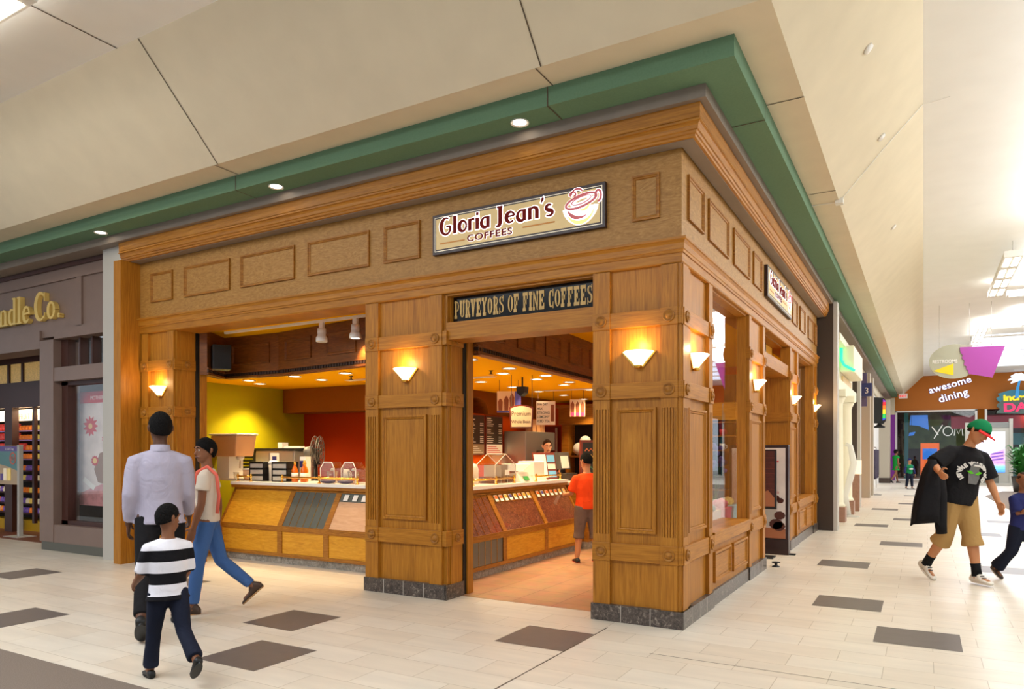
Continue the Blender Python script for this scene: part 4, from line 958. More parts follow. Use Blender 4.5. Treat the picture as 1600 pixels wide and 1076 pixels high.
# ---------------------------------------------------------------- orange gable and the restaurant behind glass
M['gable'] = mat('burnt_orange_paint',(196,112,18),.6)
wall('wall_gable','gable',.30,9.6,38,38.2,3.70,5.6)
rf = thing('restaurant_glazing','white framed restaurant glass front under the orange gable','window')
for x0,x1 in ((.46,.56),(4.10,4.20),(4.52,4.62),(8.4,8.5)): mb = MB(); mb.box(x0,x1,37.9,38.05,0,3.7); mb.build('mullion','whitep',rf)
mb = MB(); mb.box(.46,4.2,37.9,38.05,3.64,3.72); mb.build('head_rail','whitep',rf); mb = MB(); mb.box(.46,9,37.92,38.02,0,.08); mb.build('bottom_rail','whitep',rf)
mb = MB(); mb.box(4.2,4.52,37.92,38.1,0,3.72); mb.build('pier','brownsoffit',rf)
mb = MB(); mb.box(.56,8.4,37.97,37.98,.08,3.64); mb.build('glass_pane','glass',rf)
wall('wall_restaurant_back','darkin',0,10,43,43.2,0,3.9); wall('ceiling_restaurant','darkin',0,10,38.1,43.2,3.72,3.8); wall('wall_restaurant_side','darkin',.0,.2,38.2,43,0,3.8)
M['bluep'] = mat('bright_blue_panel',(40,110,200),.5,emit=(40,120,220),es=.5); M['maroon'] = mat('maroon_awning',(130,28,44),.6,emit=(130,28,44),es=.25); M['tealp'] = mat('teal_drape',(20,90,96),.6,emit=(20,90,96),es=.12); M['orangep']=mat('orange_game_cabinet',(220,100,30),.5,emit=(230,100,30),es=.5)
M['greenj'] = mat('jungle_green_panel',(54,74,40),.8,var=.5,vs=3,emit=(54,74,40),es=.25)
M['script'] = mat('pale_neon_script',(190,196,190),.5,emit=(190,196,190),es=.7)
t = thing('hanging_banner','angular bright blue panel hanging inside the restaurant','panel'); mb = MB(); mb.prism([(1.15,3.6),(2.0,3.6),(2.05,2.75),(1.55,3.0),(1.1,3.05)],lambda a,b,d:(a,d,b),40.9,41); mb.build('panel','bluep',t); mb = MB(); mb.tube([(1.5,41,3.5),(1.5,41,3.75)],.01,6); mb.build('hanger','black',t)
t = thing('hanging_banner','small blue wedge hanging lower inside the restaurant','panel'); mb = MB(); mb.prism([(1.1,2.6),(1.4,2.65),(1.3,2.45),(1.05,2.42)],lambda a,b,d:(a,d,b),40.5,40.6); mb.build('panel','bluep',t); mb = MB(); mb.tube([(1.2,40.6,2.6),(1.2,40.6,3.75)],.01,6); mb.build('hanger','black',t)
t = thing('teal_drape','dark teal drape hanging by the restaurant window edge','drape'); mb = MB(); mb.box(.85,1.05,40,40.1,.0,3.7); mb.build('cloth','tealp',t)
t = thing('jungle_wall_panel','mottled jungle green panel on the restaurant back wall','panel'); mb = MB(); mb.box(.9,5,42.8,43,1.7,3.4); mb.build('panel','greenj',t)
sc = thing('script_sign','pale hand drawn script sign inside the restaurant','sign')
mb = MB(); fn = lambda a,b,d:(a,d,b)
for p in ([(2.2,2.9),(2.5,2.45)],[(2.7,3.0),(2.3,2.25)],arc(2.95,2.65,.22,.25,0,360,14),[(3.25,2.4),(3.3,2.9),(3.45,2.5),(3.6,2.9),(3.65,2.4)],[(3.75,2.4),(3.8,2.9),(4.0,2.4)],[(4.05,2.4),(4.1,2.85),(4.3,2.85)]): ribbon(mb,p,.05,fn,40,40.03)
mb.build('script','script',sc)
mb = MB(); mb.tube([(3.2,40.02,2.9),(3.2,40.02,3.75)],.01,6); mb.build('hanger','black',sc)
t = thing('game_cabinet','tall orange arcade cabinet glowing inside the restaurant','arcade machine',(2.1,40.5,0)); mb = MB(); mb.prism([(-.4,0),(.4,0),(.4,.9),(.2,1.0),(.3,1.9),(-.4,2.0)],lambda a,b,d:(d,a,b),-.45,.45); mb.build('cabinet','orangep',t); mb = MB(); mb.box(-.35,.35,-.46,-.40,1.1,1.7); mb.build('screen','bluep',t)
t = thing('game_cabinet','low orange arcade cabinet with red marquee inside the restaurant','arcade machine',(3.1,41,0)); mb = MB(); mb.box(-.4,.4,-.4,.4,0,1.5); mb.build('cabinet','orangep',t); mb = MB(); mb.box(-.35,.35,-.42,-.40,1.2,1.45); mb.build('marquee','maroon',t)
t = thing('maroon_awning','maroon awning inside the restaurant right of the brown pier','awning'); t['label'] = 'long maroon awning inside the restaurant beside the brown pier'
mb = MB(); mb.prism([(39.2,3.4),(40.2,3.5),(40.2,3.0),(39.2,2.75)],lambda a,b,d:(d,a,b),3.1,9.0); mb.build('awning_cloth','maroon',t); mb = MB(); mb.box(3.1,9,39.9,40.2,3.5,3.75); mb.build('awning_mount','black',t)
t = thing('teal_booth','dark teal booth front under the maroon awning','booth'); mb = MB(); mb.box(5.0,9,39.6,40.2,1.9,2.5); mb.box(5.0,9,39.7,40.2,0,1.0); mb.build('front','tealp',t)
for x,y in ((2,39.5),(4,40.5),(6.5,39)): point('restaurant_lamp',(x,y,3.3),18,(1,.6,.35),.2)
# lettering on the gable
M['blueedge'] = mat('blue_letter_edge',(40,50,130),.5,emit=(60,70,170),es=.3); M['whlit'] = mat('lit_white_letter',(250,250,255),.5,emit=(250,250,255),es=1.0)
ad = thing('gable_lettering','lit white awesome dining letters tilted across the orange gable','sign')
ca, sa = math.cos(math.radians(16)), math.sin(math.radians(16))
for body,ox,oz,sz in (('awesome',2.08,4.60,.50),('dining',2.52,4.10,.55)):
    for m,e,off,y in (('blueedge',.01,.018,37.96),('whlit',.02,.004,37.93)):
        text('lettering' if m=='whlit' else 'letter_edge',body,sz,face_matrix((ox,y,oz),(ca,0,sa),(-sa,0,ca)),m,ad,e,off,spacing=1.04)
ids = thing('restaurant_sign','palm tree restaurant sign on a wavy teal board under the gable','sign')
M['tealb'] = mat('teal_sign_board',(60,130,150),.5,emit=(60,130,150),es=.15); M['greyt'] = mat('grey_green_sign_board',(92,112,106),.5); M['bluetr'] = mat('blue_palm_trunk',(50,140,200),.5,emit=(50,140,200),es=.5); M['frond']=mat('lit_white_palm_frond',(226,240,255),.5,emit=(226,240,255),es=.9); M['yellet']=mat('yellow_letter',(246,214,30),.5,emit=(246,214,30),es=.5); M['pinklet']=mat('pink_letter',(240,50,100),.5,emit=(240,50,100),es=.6)
wav = [(5.05+.09*math.sin(k*2.0),4.45-.11*k) for k in range(10)]
mb = MB(); mb.prism([(8.4,3.4),(8.4,4.4),(7.0,4.5),(5.6,4.62)]+wav[:5],lambda a,b,d:(a,d,b),37.5,37.7); mb.build('wave_board','tealb',ids)
mb = MB(); mb.prism([(8.4,3.3),(8.4,4.15),(5.5,4.2),(5.2,4.1)]+wav[4:],lambda a,b,d:(a,d,b),37.45,37.6); mb.build('lower_board','greyt',ids)
text('lettering','incredible',.42,face_matrix((5.27,37.43,4.08),(1,0,.03),(-.03,0,1)),'yellet',ids,.02,.022,xs=1.15)
text('lettering',"DAVE'S",.58,face_matrix((5.27,37.43,3.53),(1,0,.03),(-.03,0,1)),'pinklet',ids,.02,.02,xs=1.2)
mb = MB(); ribbon(mb,[(5.82,4.2),(5.86,4.7),(5.95,5.1)],[.16,.12,.08],fn,37.4,37.5); mb.build('palm_trunk','bluetr',ids)
mb = MB()
for a,l in ((20,.5),(60,.42),(100,.42),(140,.5),(175,.5),(-10,.45),(205,.42)):
    a = math.radians(a); ribbon(mb,[(5.95,5.1),(5.95+l*.5*math.cos(a),5.12+l*.55*math.sin(a)+.06),(5.95+l*math.cos(a),5.06+l*.7*math.sin(a))],[.08,.2,.03],fn,37.35,37.42)
mb.build('palm_fronds','frond',ids)
mb = MB(); mb.box(5.5,8,37.7,38,4.0,4.1); mb.build('bracket','black',ids)
xs = thing('exit_sign','small white exit sign with red letters hung at the end of the green soffit','sign',(.88,36.2,4.40)); mb = MB(); mb.box(-.2,.2,-.04,.04,-.12,.12); mb.build('case','whitep',xs)
M['exitred']=mat('red_exit_letter',(220,40,40),.5,emit=(230,40,40),es=1.0)
text('lettering','EXIT',.16,face_matrix((-.17,-.045,-.06),(1,0,0),(0,0,1)),'exitred',xs,.003,.004); mb = MB(); mb.tube([(0,0,.12),(0,0,.24)],.015,6); mb.build('stem','whitep',xs)
# hanging restroom sign
rs = thing('restroom_sign','hanging grey oval restroom sign with purple shape and yellow arrow','sign',(2.47,17,3.99))
M['greyoval'] = mat('grey_green_oval',(178,176,154),.5); M['magenta'] = mat('magenta_purple_panel',(168,66,160),.5); M['arrow'] = mat('yellow_arrow_face',(246,214,20),.5)
mb = MB(); mb.prism(arc(.05,0,.60,.47,0,360,40)[:-1],lambda a,b,d:(a,d,b),-.03,.03); mb.build('oval_panel','greyoval',rs)
mb = MB(); mb.prism([(.18,.37),(1.2,.34),(.92,-.49),(.38,-.36),(.37,-.26),(.32,-.24),(.33,-.15),(.27,-.12),(.29,0.0),(.22,.08),(.25,.15),(.19,.24)],lambda a,b,d:(a,d,b),-.07,-.04); mb.build('purple_panel','magenta',rs)
mb = MB(); mb.prism([(-.45,-.24),(.03,-.06),(.03,-.38)],lambda a,b,d:(a,d,b),-.04,-.03); mb.build('arrow','arrow',rs)
text('lettering','RESTROOMS',.135,face_matrix((-.47,-.035,-.03),(1,0,-.02),(.02,0,1)),'whitep',rs,.003,.004,xs=.78)
for x in (-.3,.4,.9): mb = MB(); mb.tube([(x,0,.35),(x,0,1.56)],.006,6); mb.build('hanger','steel',rs)
# hall light fixtures and skylight
def fixture(name,la,x0,x1,y0,y1,z,cells):
    t = thing(name,la,'ceiling light',(0,0,0),0,'hall strip lights'); mb = MB(); mb.box(x0,x1,y0,y1,z,z+.12); mb.build('housing','whitep',t)
    n = cells; lx = x1-x0; ly = y1-y0
    for k in range(n):
        mb = MB()
        if ly > lx: mb.box(x0+.03,x0+lx*.42,y0+ly*k/n+.1,y0+ly*(k+.8)/n,z-.006,z); mb.build('lit_louver','lamp',t); mb = MB(); mb.box(x0+lx*.58,x1-.03,y0+ly*k/n+.1,y0+ly*(k+.8)/n,z-.006,z)
        else: mb.box(x0+lx*k/n+.05,x0+lx*(k+.85)/n,y0+.03,y1-.03,z-.006,z)
        mb.build('lit_louver','lamp',t)
    for a,b in (((x0+x1)/2,y0+.2),((x0+x1)/2,y1-.2)): mb = MB(); mb.tube([(a,b,z+.12),(a,b,ZT)],.008,6); mb.build('hanger','steel',t)
    return t
fixture('strip_light','long white strip light hung along the side hall nearest the oak corner',3.12,3.42,10.4,14.5,5.2,4)
fixture('strip_light','long white strip light hung along the side hall behind the restroom sign',3.22,3.48,19.6,23.4,5.2,5)
fixture('strip_light','white strip light hung across the side hall nearer the camera',3.5,7.5,14.4,14.62,5.2,5)
fixture('strip_light','white strip light hung across the side hall beyond the restroom sign',3.5,8,19.4,19.65,5.2,5)
fixture('strip_light','bright strip light under the flat ceiling of the near hall',-9.5,-4.75,-3.0,-2.75,5.35,5)
area('strip_uplight',(5.2,12.5,5.36),(3,5),150,(1,1,1),rot=(PI,0,0)); area('strip_uplight',(5.5,20,5.36),(3,4),150,(1,1,1),rot=(PI,0,0))
area('strip_uplight',(-7.1,-2.9,5.49),(4.6,.2),40,(1,1,1),rot=(PI,0,0))
sk = thing('skylight','long bright skylight panes in the flat ceiling before the orange gable','skylight'); M['sky'] = mat('bright_sky_pane',(226,236,250),.5,emit=(214,230,255),es=1.6)
mb = MB(); mb.box(3.3,9,23.6,34,ZT-.03,ZT-.01); mb.build('pane','sky',sk)
for k in range(6): mb = MB(); mb.box(3.3,9,23.6+2.05*k,23.7+2.05*k,ZT-.09,ZT-.03); mb.build('rib','whitep',sk)
mb = MB(); mb.box(3.25,3.37,23.5,34,ZT-.1,ZT-.01); mb.build('edge_rail','whitep',sk)
# cables and sensors on the slope
t = thing('ceiling_cable','thin grey cable with small clips running up the beige ceiling slope','cable')
mb = MB(); mb.tube([(.56,3.72,4.63),(.88,3.72,4.62),(1.36,3.56,5.10),(1.78,3.5,5.52),(2.05,3.45,5.53)],.006,6); mb.build('cable','whitep',t)
mb = MB(); mb.box(.84,.93,3.68,3.78,4.60,4.66); mb.build('clip','whitep',t)
for x,y,la in ((1.36,1.1,'small oval sensor on the beige slope nearest the mall corner'),(1.37,3.2,'small oval sensor on the beige slope beside the cable'),(1.37,7,'small oval sensor on the beige slope beyond the cable')):
    z = 4.64+(x-.88); mb = MB(); mb.lathe([(0,0),(.05,0),(.045,.02),(0,.025)],seg=14); o = mb.build('slope_sensor','whitep',None,True); o.location = (x,y,z-.002); o.rotation_euler = (0,math.radians(135),0); tag(o,la,'sensor')
# directory kiosk, potted plant, bench
kk = thing('directory_kiosk','tall grey mall directory kiosk with lit pool picture','kiosk',(4.4,32.8,0))
M['kgrey'] = mat('kiosk_grey',(168,164,152),.45,.2); M['kgreyd'] = mat('kiosk_dark_grey',(120,120,114),.5)
mb = MB(); mb.box(-.95,.85,0,.3,2.6,2.85); mb.build('top_beam','kgreyd',kk); 
for x0 in (-.95,.72): mb = MB(); mb.box(x0,x0+.13,-.05,.32,0,3.0 if x0 > 0 else 2.85); mb.build('upright','kgrey',kk)
mb = MB(); mb.box(-.82,.72,.02,.28,.05,2.6); mb.build('body','kgrey',kk)
def pool():
    m,N,L,b = nt('lit_pool_picture'); tc = N.new('ShaderNodeTexCoord'); sp_ = N.new('ShaderNodeSeparateXYZ'); L.new(tc.outputs['Object'],sp_.inputs[0])
    n = N.new('ShaderNodeTexNoise'); n.inputs['Scale'].default_value = 9; L.new(tc.outputs['Object'],n.inputs[0])
    ad_ = N.new('ShaderNodeMath'); ad_.operation = 'MULTIPLY_ADD'; ad_.inputs[1].default_value = .12; L.new(n.outputs[0],ad_.inputs[0]); L.new(sp_.outputs['Z'],ad_.inputs[2])
    mr = N.new('ShaderNodeMapRange'); mr.inputs['From Min'].default_value = .68; mr.inputs['From Max'].default_value = 2.5; L.new(ad_.outputs[0],mr.inputs[0])
    r = N.new('ShaderNodeValToRGB'); e = r.color_ramp.elements; e[0].color = srgb(70,140,220); e[1].color = srgb(240,244,255)
    for p,c in ((.13,(120,190,240)),(.19,(200,150,190)),(.24,(150,110,190)),(.30,(240,220,240)),(.5,(226,226,250))): q = e.new(p); q.color = srgb(*c)
    L.new(mr.outputs[0],r.inputs[0]); L.new(r.outputs[0],b.inputs['Base Color']); L.new(r.outputs[0],b.inputs['Emission Color']); b.inputs['Emission Strength'].default_value = .9; return m
M['pool'] = pool()
mb = MB(); mb.box(-.62,.56,-.01,.02,.6,2.42); sc_ = mb.build('screen','pool',kk)
M['pinkb']=mat('picture_pink_hotel',(216,150,190),.5,emit=(216,150,190),es=.6); M['violb']=mat('picture_violet_window',(110,80,170),.5,emit=(110,80,170),es=.5)
mb = MB(); mb.prism([(-.6,1.05),(-.1,1.05),(-.1,1.48),(-.6,1.4)],lambda a,b,d:(a,d,b),-.016,-.01); mb.prism([(.0,1.05),(.55,1.05),(.55,1.66),(0,1.42)],lambda a,b,d:(a,d,b),-.016,-.01); q=mb.build('picture_building','pinkb',sc_)
for r_ in range(3): mb = MB(); mb.prism([(.05,1.1+.14*r_),(.5,1.18+.14*r_),(.5,1.25+.14*r_),(.05,1.17+.14*r_)],lambda a,b,d:(a,d,b),-.02,-.016); mb.build('picture_balcony','violb',sc_)
mb = MB(); mb.box(-.4,.3,-.4,-.3,.12,.5); mb.build('vent_grille','slate',kk); mb = MB(); mb.box(-.85,.7,-.5,.02,0,.12); mb.build('foot','kgrey',kk)
pp = thing('potted_plant','bushy green potted plant beside the directory kiosk','plant',(5.0,26.8,0))
M['leaf'] = mat('glossy_green_leaf',(44,110,40),.4,var=.35,vs=6); M['pot'] = mat('dark_planter',(60,54,48),.5)
mb = MB(); mb.lathe([(0,0),(.26,0),(.34,.6),(.31,.6),(.24,.5),(0,.5)],seg=20); mb.build('pot','pot',pp,True)
mb = MB(); rnd = random.Random(3)
for k in range(150):
    a = rnd.uniform(0,2*PI); l = rnd.uniform(.35,.75); up = rnd.uniform(.15,1.35); z0 = .55
    dx,dy = math.cos(a),math.sin(a); p = [Vector((dx*l*t,dy*l*t,z0+up*math.sin(t*2.0)*.95)) for t in (0.1,.45,.75,1.0)]
    wv = [.015,.05,.045,.004]; sx,sy = -dy,dx
    vs_ = []
    for q,w in zip(p,wv): vs_ += [(q.x+sx*w,q.y+sy*w,q.z),(q.x-sx*w,q.y-sy*w,q.z)]
    mb.add(vs_,[(0,1,3,2),(2,3,5,4),(4,5,7,6)])
mb.build('foliage','leaf',pp)
# ---------------------------------------------------------------- things on and around the bean counter
CT = 1.089
M['clear'] = glass('clear_plastic',(.93,.93,.93),.10)
M['frost'] = mat('frosted_plastic',(232,222,208),.35)
M['frost'].node_tree.nodes['Principled BSDF'].inputs['Transmission Weight'].default_value = .35
M['syrup'] = mat('amber_syrup',(196,96,14),.15); M['syrup2'] = mat('golden_syrup',(226,150,40),.15)
M['navy'] = mat('navy_badge',(40,40,110),.5); M['peach'] = mat('peach_plastic',(216,160,110),.4); M['graym'] = mat('grey_fan_plastic',(96,90,84),.5); M['purpleb'] = mat('dark_purple_bag',(62,50,84),.5)
M['redw'] = mat('dark_red_frame',(112,44,26),.4); M['chalk'] = mat('dark_chalkboard',(44,40,42),.8); M['skyb'] = mat('sky_blue_print',(110,176,224),.5); M['brownp'] = mat('brown_drink_print',(136,70,36),.6); M['menuw'] = mat('menu_print_white',(226,220,208),.6); M['menud'] = mat('menu_board_brown',(58,44,32),.5); M['menut'] = mat('menu_board_tan',(150,128,100),.5)
def brass_rail(name,label,pts,posts):
    t = thing(name,label,'rail',(0,0,0),0,'brass counter rails'); mb = MB(); mb.tube(pts,.013,10); mb.build('bar','gold',t,True)
    for x,y in posts:
        mb = MB(); mb.lathe([(0,0),(.026,0),(.026,.008),(.013,.015),(.011,.055),(.020,.062),(.020,.085),(.012,.10),(.014,.106),(0,.112)],(x,y,CT),seg=12); mb.build('post','gold',t,True)
brass_rail('counter_rail','short polished brass gallery rail at the outer end of the white worktop',[(-7.0,1.14,CT+.072),(-6.72,1.14,CT+.072)],[(-7.0,1.14),(-6.72,1.14)])
brass_rail('counter_rail','polished brass gallery rail in front of the syrup bottles and pitchers',[(-6.08,1.14,CT+.072),(-4.68,1.14,CT+.072)],[(-6.08,1.14),(-5.36,1.14),(-4.68,1.14)])
brass_rail('counter_rail','polished brass gallery rail before the clear house shaped bean box',[(-3.13,1.3,CT+.072),(-3.13,2.62,CT+.072)],[(-3.13,1.55),(-3.13,2.12),(-3.13,2.6)])
brass_rail('counter_rail','polished brass gallery rail in front of the till',[(-3.13,3.25,CT+.072),(-3.13,4.05,CT+.072)],[(-3.13,3.25),(-3.13,4.05)])
# left arm of the counter
t = thing('drink_dispenser','peach hopper drink dispenser on white column at the end of the worktop','dispenser',(-7.42,1.40,CT))
mb = MB(); mb.hexa([(-.27,-.17,.36),(.25,-.17,.36),(.25,.17,.36),(-.27,.17,.36),(-.30,-.19,.68),(.30,-.19,.68),(.30,.19,.68),(-.30,.19,.68)]); mb.build('hopper','peach',t,bevel=.02)
mb = MB(); mb.box(-.32,.32,-.2,.2,.68,.705); mb.build('hopper_lid','offwhite',t,bevel=.008); mb = MB(); mb.box(-.26,.02,-.1,.16,0,.36); mb.build('column','whitep',t); mb = MB(); mb.box(-.26,.28,-.18,.18,0,.03); mb.build('drip_tray','offwhite',t)
mb = MB(); mb.lathe([(.0,.30),(.03,.30),(.06,.33),(.06,.36),(0,.36)],(.15,0,0),seg=14); mb.build('nozzle','whitep',t,True); mb = MB(); mb.tube([(.15,0,.30),(.15,-.01,.18)],.008,8); mb.build('lever','chrome',t)
t = thing('plastic_cup','clear plastic cup standing under the peach dispenser','cup',(-7.24,1.30,CT)); mb = MB(); mb.lathe([(.028,0),(.04,.12),(.043,.125),(.04,.125),(.026,.005)],seg=16); mb.build('cup','clear',t,True)
t = thing('tub','pale pink tub with white lid beside the short brass rail','tub',(-7.0,1.36,CT)); mb = MB(); mb.lathe([(0,0),(.085,0),(.105,.16),(0,.16)],seg=18); mb.build('body','pinkboard',t,True); mb = MB(); mb.lathe([(0,.16),(.11,.16),(.11,.18),(0,.18)],seg=18); mb.build('lid','offwhite',t)
def caddy(name,la,x,y,w):
    t = thing(name,la,'drawer caddy',(x,y,CT),0,'black drawer caddies'); h = .285
    for z in (0,.09,.18,.272): mb = MB(); mb.box(-w/2,w/2,-.11,.11,z,z+.013); mb.build('shelf','black',t)
    for a in (-w/2,w/2-.014): mb = MB(); mb.box(a,a+.014,-.11,.11,0,h); mb.build('side','black',t)
    mb = MB(); mb.box(-w/2,w/2,.1,.11,0,h); mb.build('back','black',t)
    for z in (.015,.105,.195): mb = MB(); mb.box(-w/2+.018,w/2-.018,-.105,.09,z,z+.06); mb.build('drawer','frost',t)
caddy('drawer_caddy','black three drawer caddy nearer the peach dispenser',-6.74,1.36,.30); caddy('drawer_caddy','black three drawer caddy beside the amber syrup bottles',-6.26,1.36,.31)
t = thing('straw_tub','tall cream tub with white dome lid between the two black caddies','tub',(-6.50,1.36,CT)); mb = MB(); mb.lathe([(0,0),(.062,0),(.068,.26),(0,.26)],seg=16); mb.build('body','frost',t,True); mb = MB(); mb.lathe([(.074,.26),(.074,.275),(.05,.3),(0,.305)],seg=16); mb.build('lid','whitep',t,True)
M['bottle'] = glass('bottle_glass',(.98,.95,.9),.08)
for x,y,la,m in ((-6.02,1.32,'amber syrup bottle with gold pump touching the black caddy','syrup'),(-5.92,1.42,'golden syrup bottle in the middle of the three by the fan','syrup2'),(-5.84,1.32,'amber syrup bottle nearest the clear pitchers','syrup')):
    t = thing('syrup_bottle',la,'bottle',(x,y,CT),0,'syrup bottles'); mb = MB(); mb.lathe([(0,0),(.044,.002),(.046,.02),(.046,.17),(.03,.205),(.016,.23),(.016,.25),(0,.25)],seg=14); mb.build('bottle',m,t,True); mb = MB(); mb.lathe([(0,.25),(.02,.25),(.02,.275),(.008,.28),(.008,.31),(0,.31)],seg=10); mb.build('pump_cap','gold',t,True); mb = MB(); mb.lathe([(.0468,.06),(.0468,.13)],seg=14); mb.build('label','paperw',t,True)
t = thing('carton','small printed carton behind the syrup bottles','carton',(-6.12,1.62,CT)); mb = MB(); mb.box(-.06,.06,-.05,.05,0,.36); mb.build('box','paperw',t); mb = MB(); mb.box(-.061,.061,-.052,-.05,.2,.3); mb.build('print','navy',t)
t = thing('espresso_machine','wide black and brushed steel espresso machine behind the drawer caddies','espresso machine',(-7.1,1.9,0))
# stands on a back bench
bb = thing('back_bench','low oak back bench carrying the espresso machine against the olive wall','bench'); mb = MB(); mb.box(-7.84,-5.2,1.82,2.4,0,1.0); mb.build('cabinet','oakl',bb); mb = MB(); mb.box(-7.84,-5.18,1.80,2.42,1.0,1.04); mb.build('top','marble',bb)
for a,b,m,nm in ((-.70,-.34,'black','vent_side'),(-.34,.52,'steelb','body')): mb = MB(); mb.box(a,b,-.06,.44,1.045,1.54); mb.build(nm,m,t,bevel=.01)
mb = MB(); mb.box(-.72,.54,-.08,.46,1.54,1.575); mb.build('top_plate','black',t)
for k in range(7): mb = MB(); mb.box(-.66,-.40,-.066,-.06,1.12+.055*k,1.14+.055*k); mb.build('vent_slot','chrome',t)
for a,b in ((-.33,-.03),(.0,.19),(.22,.50)): mb = MB(); mb.box(a,b,-.07,-.06,1.1,1.5); mb.build('front_panel','steelb' if a else 'whitep',t)
mb = MB(); mb.box(.05,.14,-.076,-.07,1.39,1.45); mb.build('badge','navy',t)
t = thing('paper_pack','small white packet lying on top of the espresso machine','packet',(-6.98,1.98,1.576)); mb = MB(); mb.box(-.05,.05,-.06,.06,0,.09); mb.box(.06,.42,-.04,.05,0,.03); mb.build('packet','paperw',t)
t = thing('desk_fan','grey desk fan turned sideways against the red wall','fan',(-6.36,2.06,1.041)); mb = MB(); mb.lathe([(0,0),(.13,0),(.12,.03),(.03,.05),(.025,.36),(0,.36)],seg=18); mb.build('stand','black',t,True)
def rotY(T): return T
mb = MB(lambda x,y,z: V3((x,y,z)))
def V3(p): # fan head turned about z
    a = math.radians(118); x,y,z = p; return Vector((x*math.cos(a)-y*math.sin(a)+.05,x*math.sin(a)+y*math.cos(a),z+.48))
for r_ in (.24,.18,.11,.05):
    for yo in (-.05,.06): mb.tube([(r_*math.cos(q),yo*(1 if r_ < .2 else .7),r_*math.sin(q)) for q in [2*PI*i/28 for i in range(29)]],.005,5)
for i in range(16):
    q = 2*PI*i/16
    for yo in (-.05,.06): mb.tube([(.03*math.cos(q),yo,.03*math.sin(q)),(.24*math.cos(q),yo*.7,.24*math.sin(q))],.003,4)
mb.build('cage','graym',t,True)
mb = MB(lambda x,y,z: V3((x,y,z))); 
for i in range(4):
    q = 2*PI*i/4; c,s_ = math.cos(q),math.sin(q); mb.hexa([(.03*c-.02*s_,-.01,.03*s_+.02*c),(.03*c+.02*s_,.01,.03*s_-.02*c),(.2*c+.06*s_,.03,.2*s_-.06*c),(.2*c-.06*s_,-.03,.2*s_+.06*c)]+[(.03*c-.02*s_,-.005,.03*s_+.02*c),(.03*c+.02*s_,.015,.03*s_-.02*c),(.2*c+.06*s_,.035,.2*s_-.06*c),(.2*c-.06*s_,-.025,.2*s_+.06*c)])
mb.build('blades','black',t)
mb = MB(lambda x,y,z: V3((x,y,z))); mb.lathe([(0,.06),(.06,.06),(.085,.12),(.07,.2),(0,.22)],ax='y',seg=16); mb.build('motor','graym',t,True)
M['blued'] = mat('blue_lit_dot',(80,60,240),.4,emit=(80,60,255),es=2)
def pitcher(x,la):
    t = thing('blender_cover',la,'blender',(x,1.42,CT),0,'clear blender covers'); mb = MB(); mb.hexa([(-.13,-.1,.0),(.13,-.1,0),(.13,.1,0),(-.13,.1,0),(-.13,-.1,.2),(.13,-.1,.2),(.13,.1,.2),(-.13,.1,.2)]); mb.build('base_case','clear',t)
    mb = MB(); mb.hexa([(-.13,-.1,.2),(.13,-.1,.2),(.13,.1,.2),(-.13,.1,.2),(-.07,-.09,.285),(.07,-.09,.285),(.07,.09,.285),(-.07,.09,.285)]); mb.build('hood','clear',t)
    mb = MB(); mb.lathe([(0,.01),(.06,.01),(.08,.16),(.072,.16),(.055,.02)],seg=16); mb.build('jar','bottle',t,True)
    mb = MB(); mb.lathe([(0,.16),(.03,.17),(.02,.2),(0,.205)],seg=12); mb.build('lid_knob','offwhite',t,True)
    for a in ((-.13,-.1),(.13,-.1)): mb = MB(); mb.tube([(a[0],a[1],0),(a[0],a[1],.2),(a[0]*.55,-.09,.285)],.006,6); mb.build('edge_bar','whitep',t,True)
    mb = MB(); mb.tube([(-.07,-.09,.285),(.07,-.09,.285)],.006,6); mb.build('edge_bar','whitep',t)
pitcher(-5.39,'clear plastic blender cover nearer the syrup bottles'); pitcher(-5.0,'clear plastic blender cover nearer the middle pillar')
t = thing('steel_jug','small frosted jug with handle between the two blender covers','jug',(-5.2,1.5,CT)); mb = MB(); mb.lathe([(0,0),(.05,0),(.055,.1),(.04,.19),(0,.19)],seg=14); mb.build('body','frost',t,True); mb = MB(); mb.tube([(.05,0,.16),(.09,0,.14),(.09,0,.06),(.055,0,.04)],.008,8); mb.build('handle','frost',t,True)
for i,(x,la) in enumerate(((-5.3,'dark purple coffee bag lying before the first blender cover'),(-4.98,'dark purple coffee bag lying before the second blender cover'))):
    t = mb = MB(); mb.ball((0,0,.026),(.13,.07,.026),14,8); o = mb.build('coffee_bag','purpleb',None,True,loc=(x,1.24,CT)); tag(o,la,'bag','purple coffee bags')
t = thing('tap','curved steel tap rising behind the worktop beside the middle pillar','tap',(-4.55,1.66,CT)); mb = MB(); mb.tube([(0,0,0),(0,0,.12),(.03,-.02,.15),(.09,-.05,.14),(.11,-.06,.11)],.012,8); mb.build('spout','chrome',t,True); mb = MB(); mb.lathe([(0,0),(.035,0),(.03,.02),(0,.02)],seg=12); mb.build('base','chrome',t)
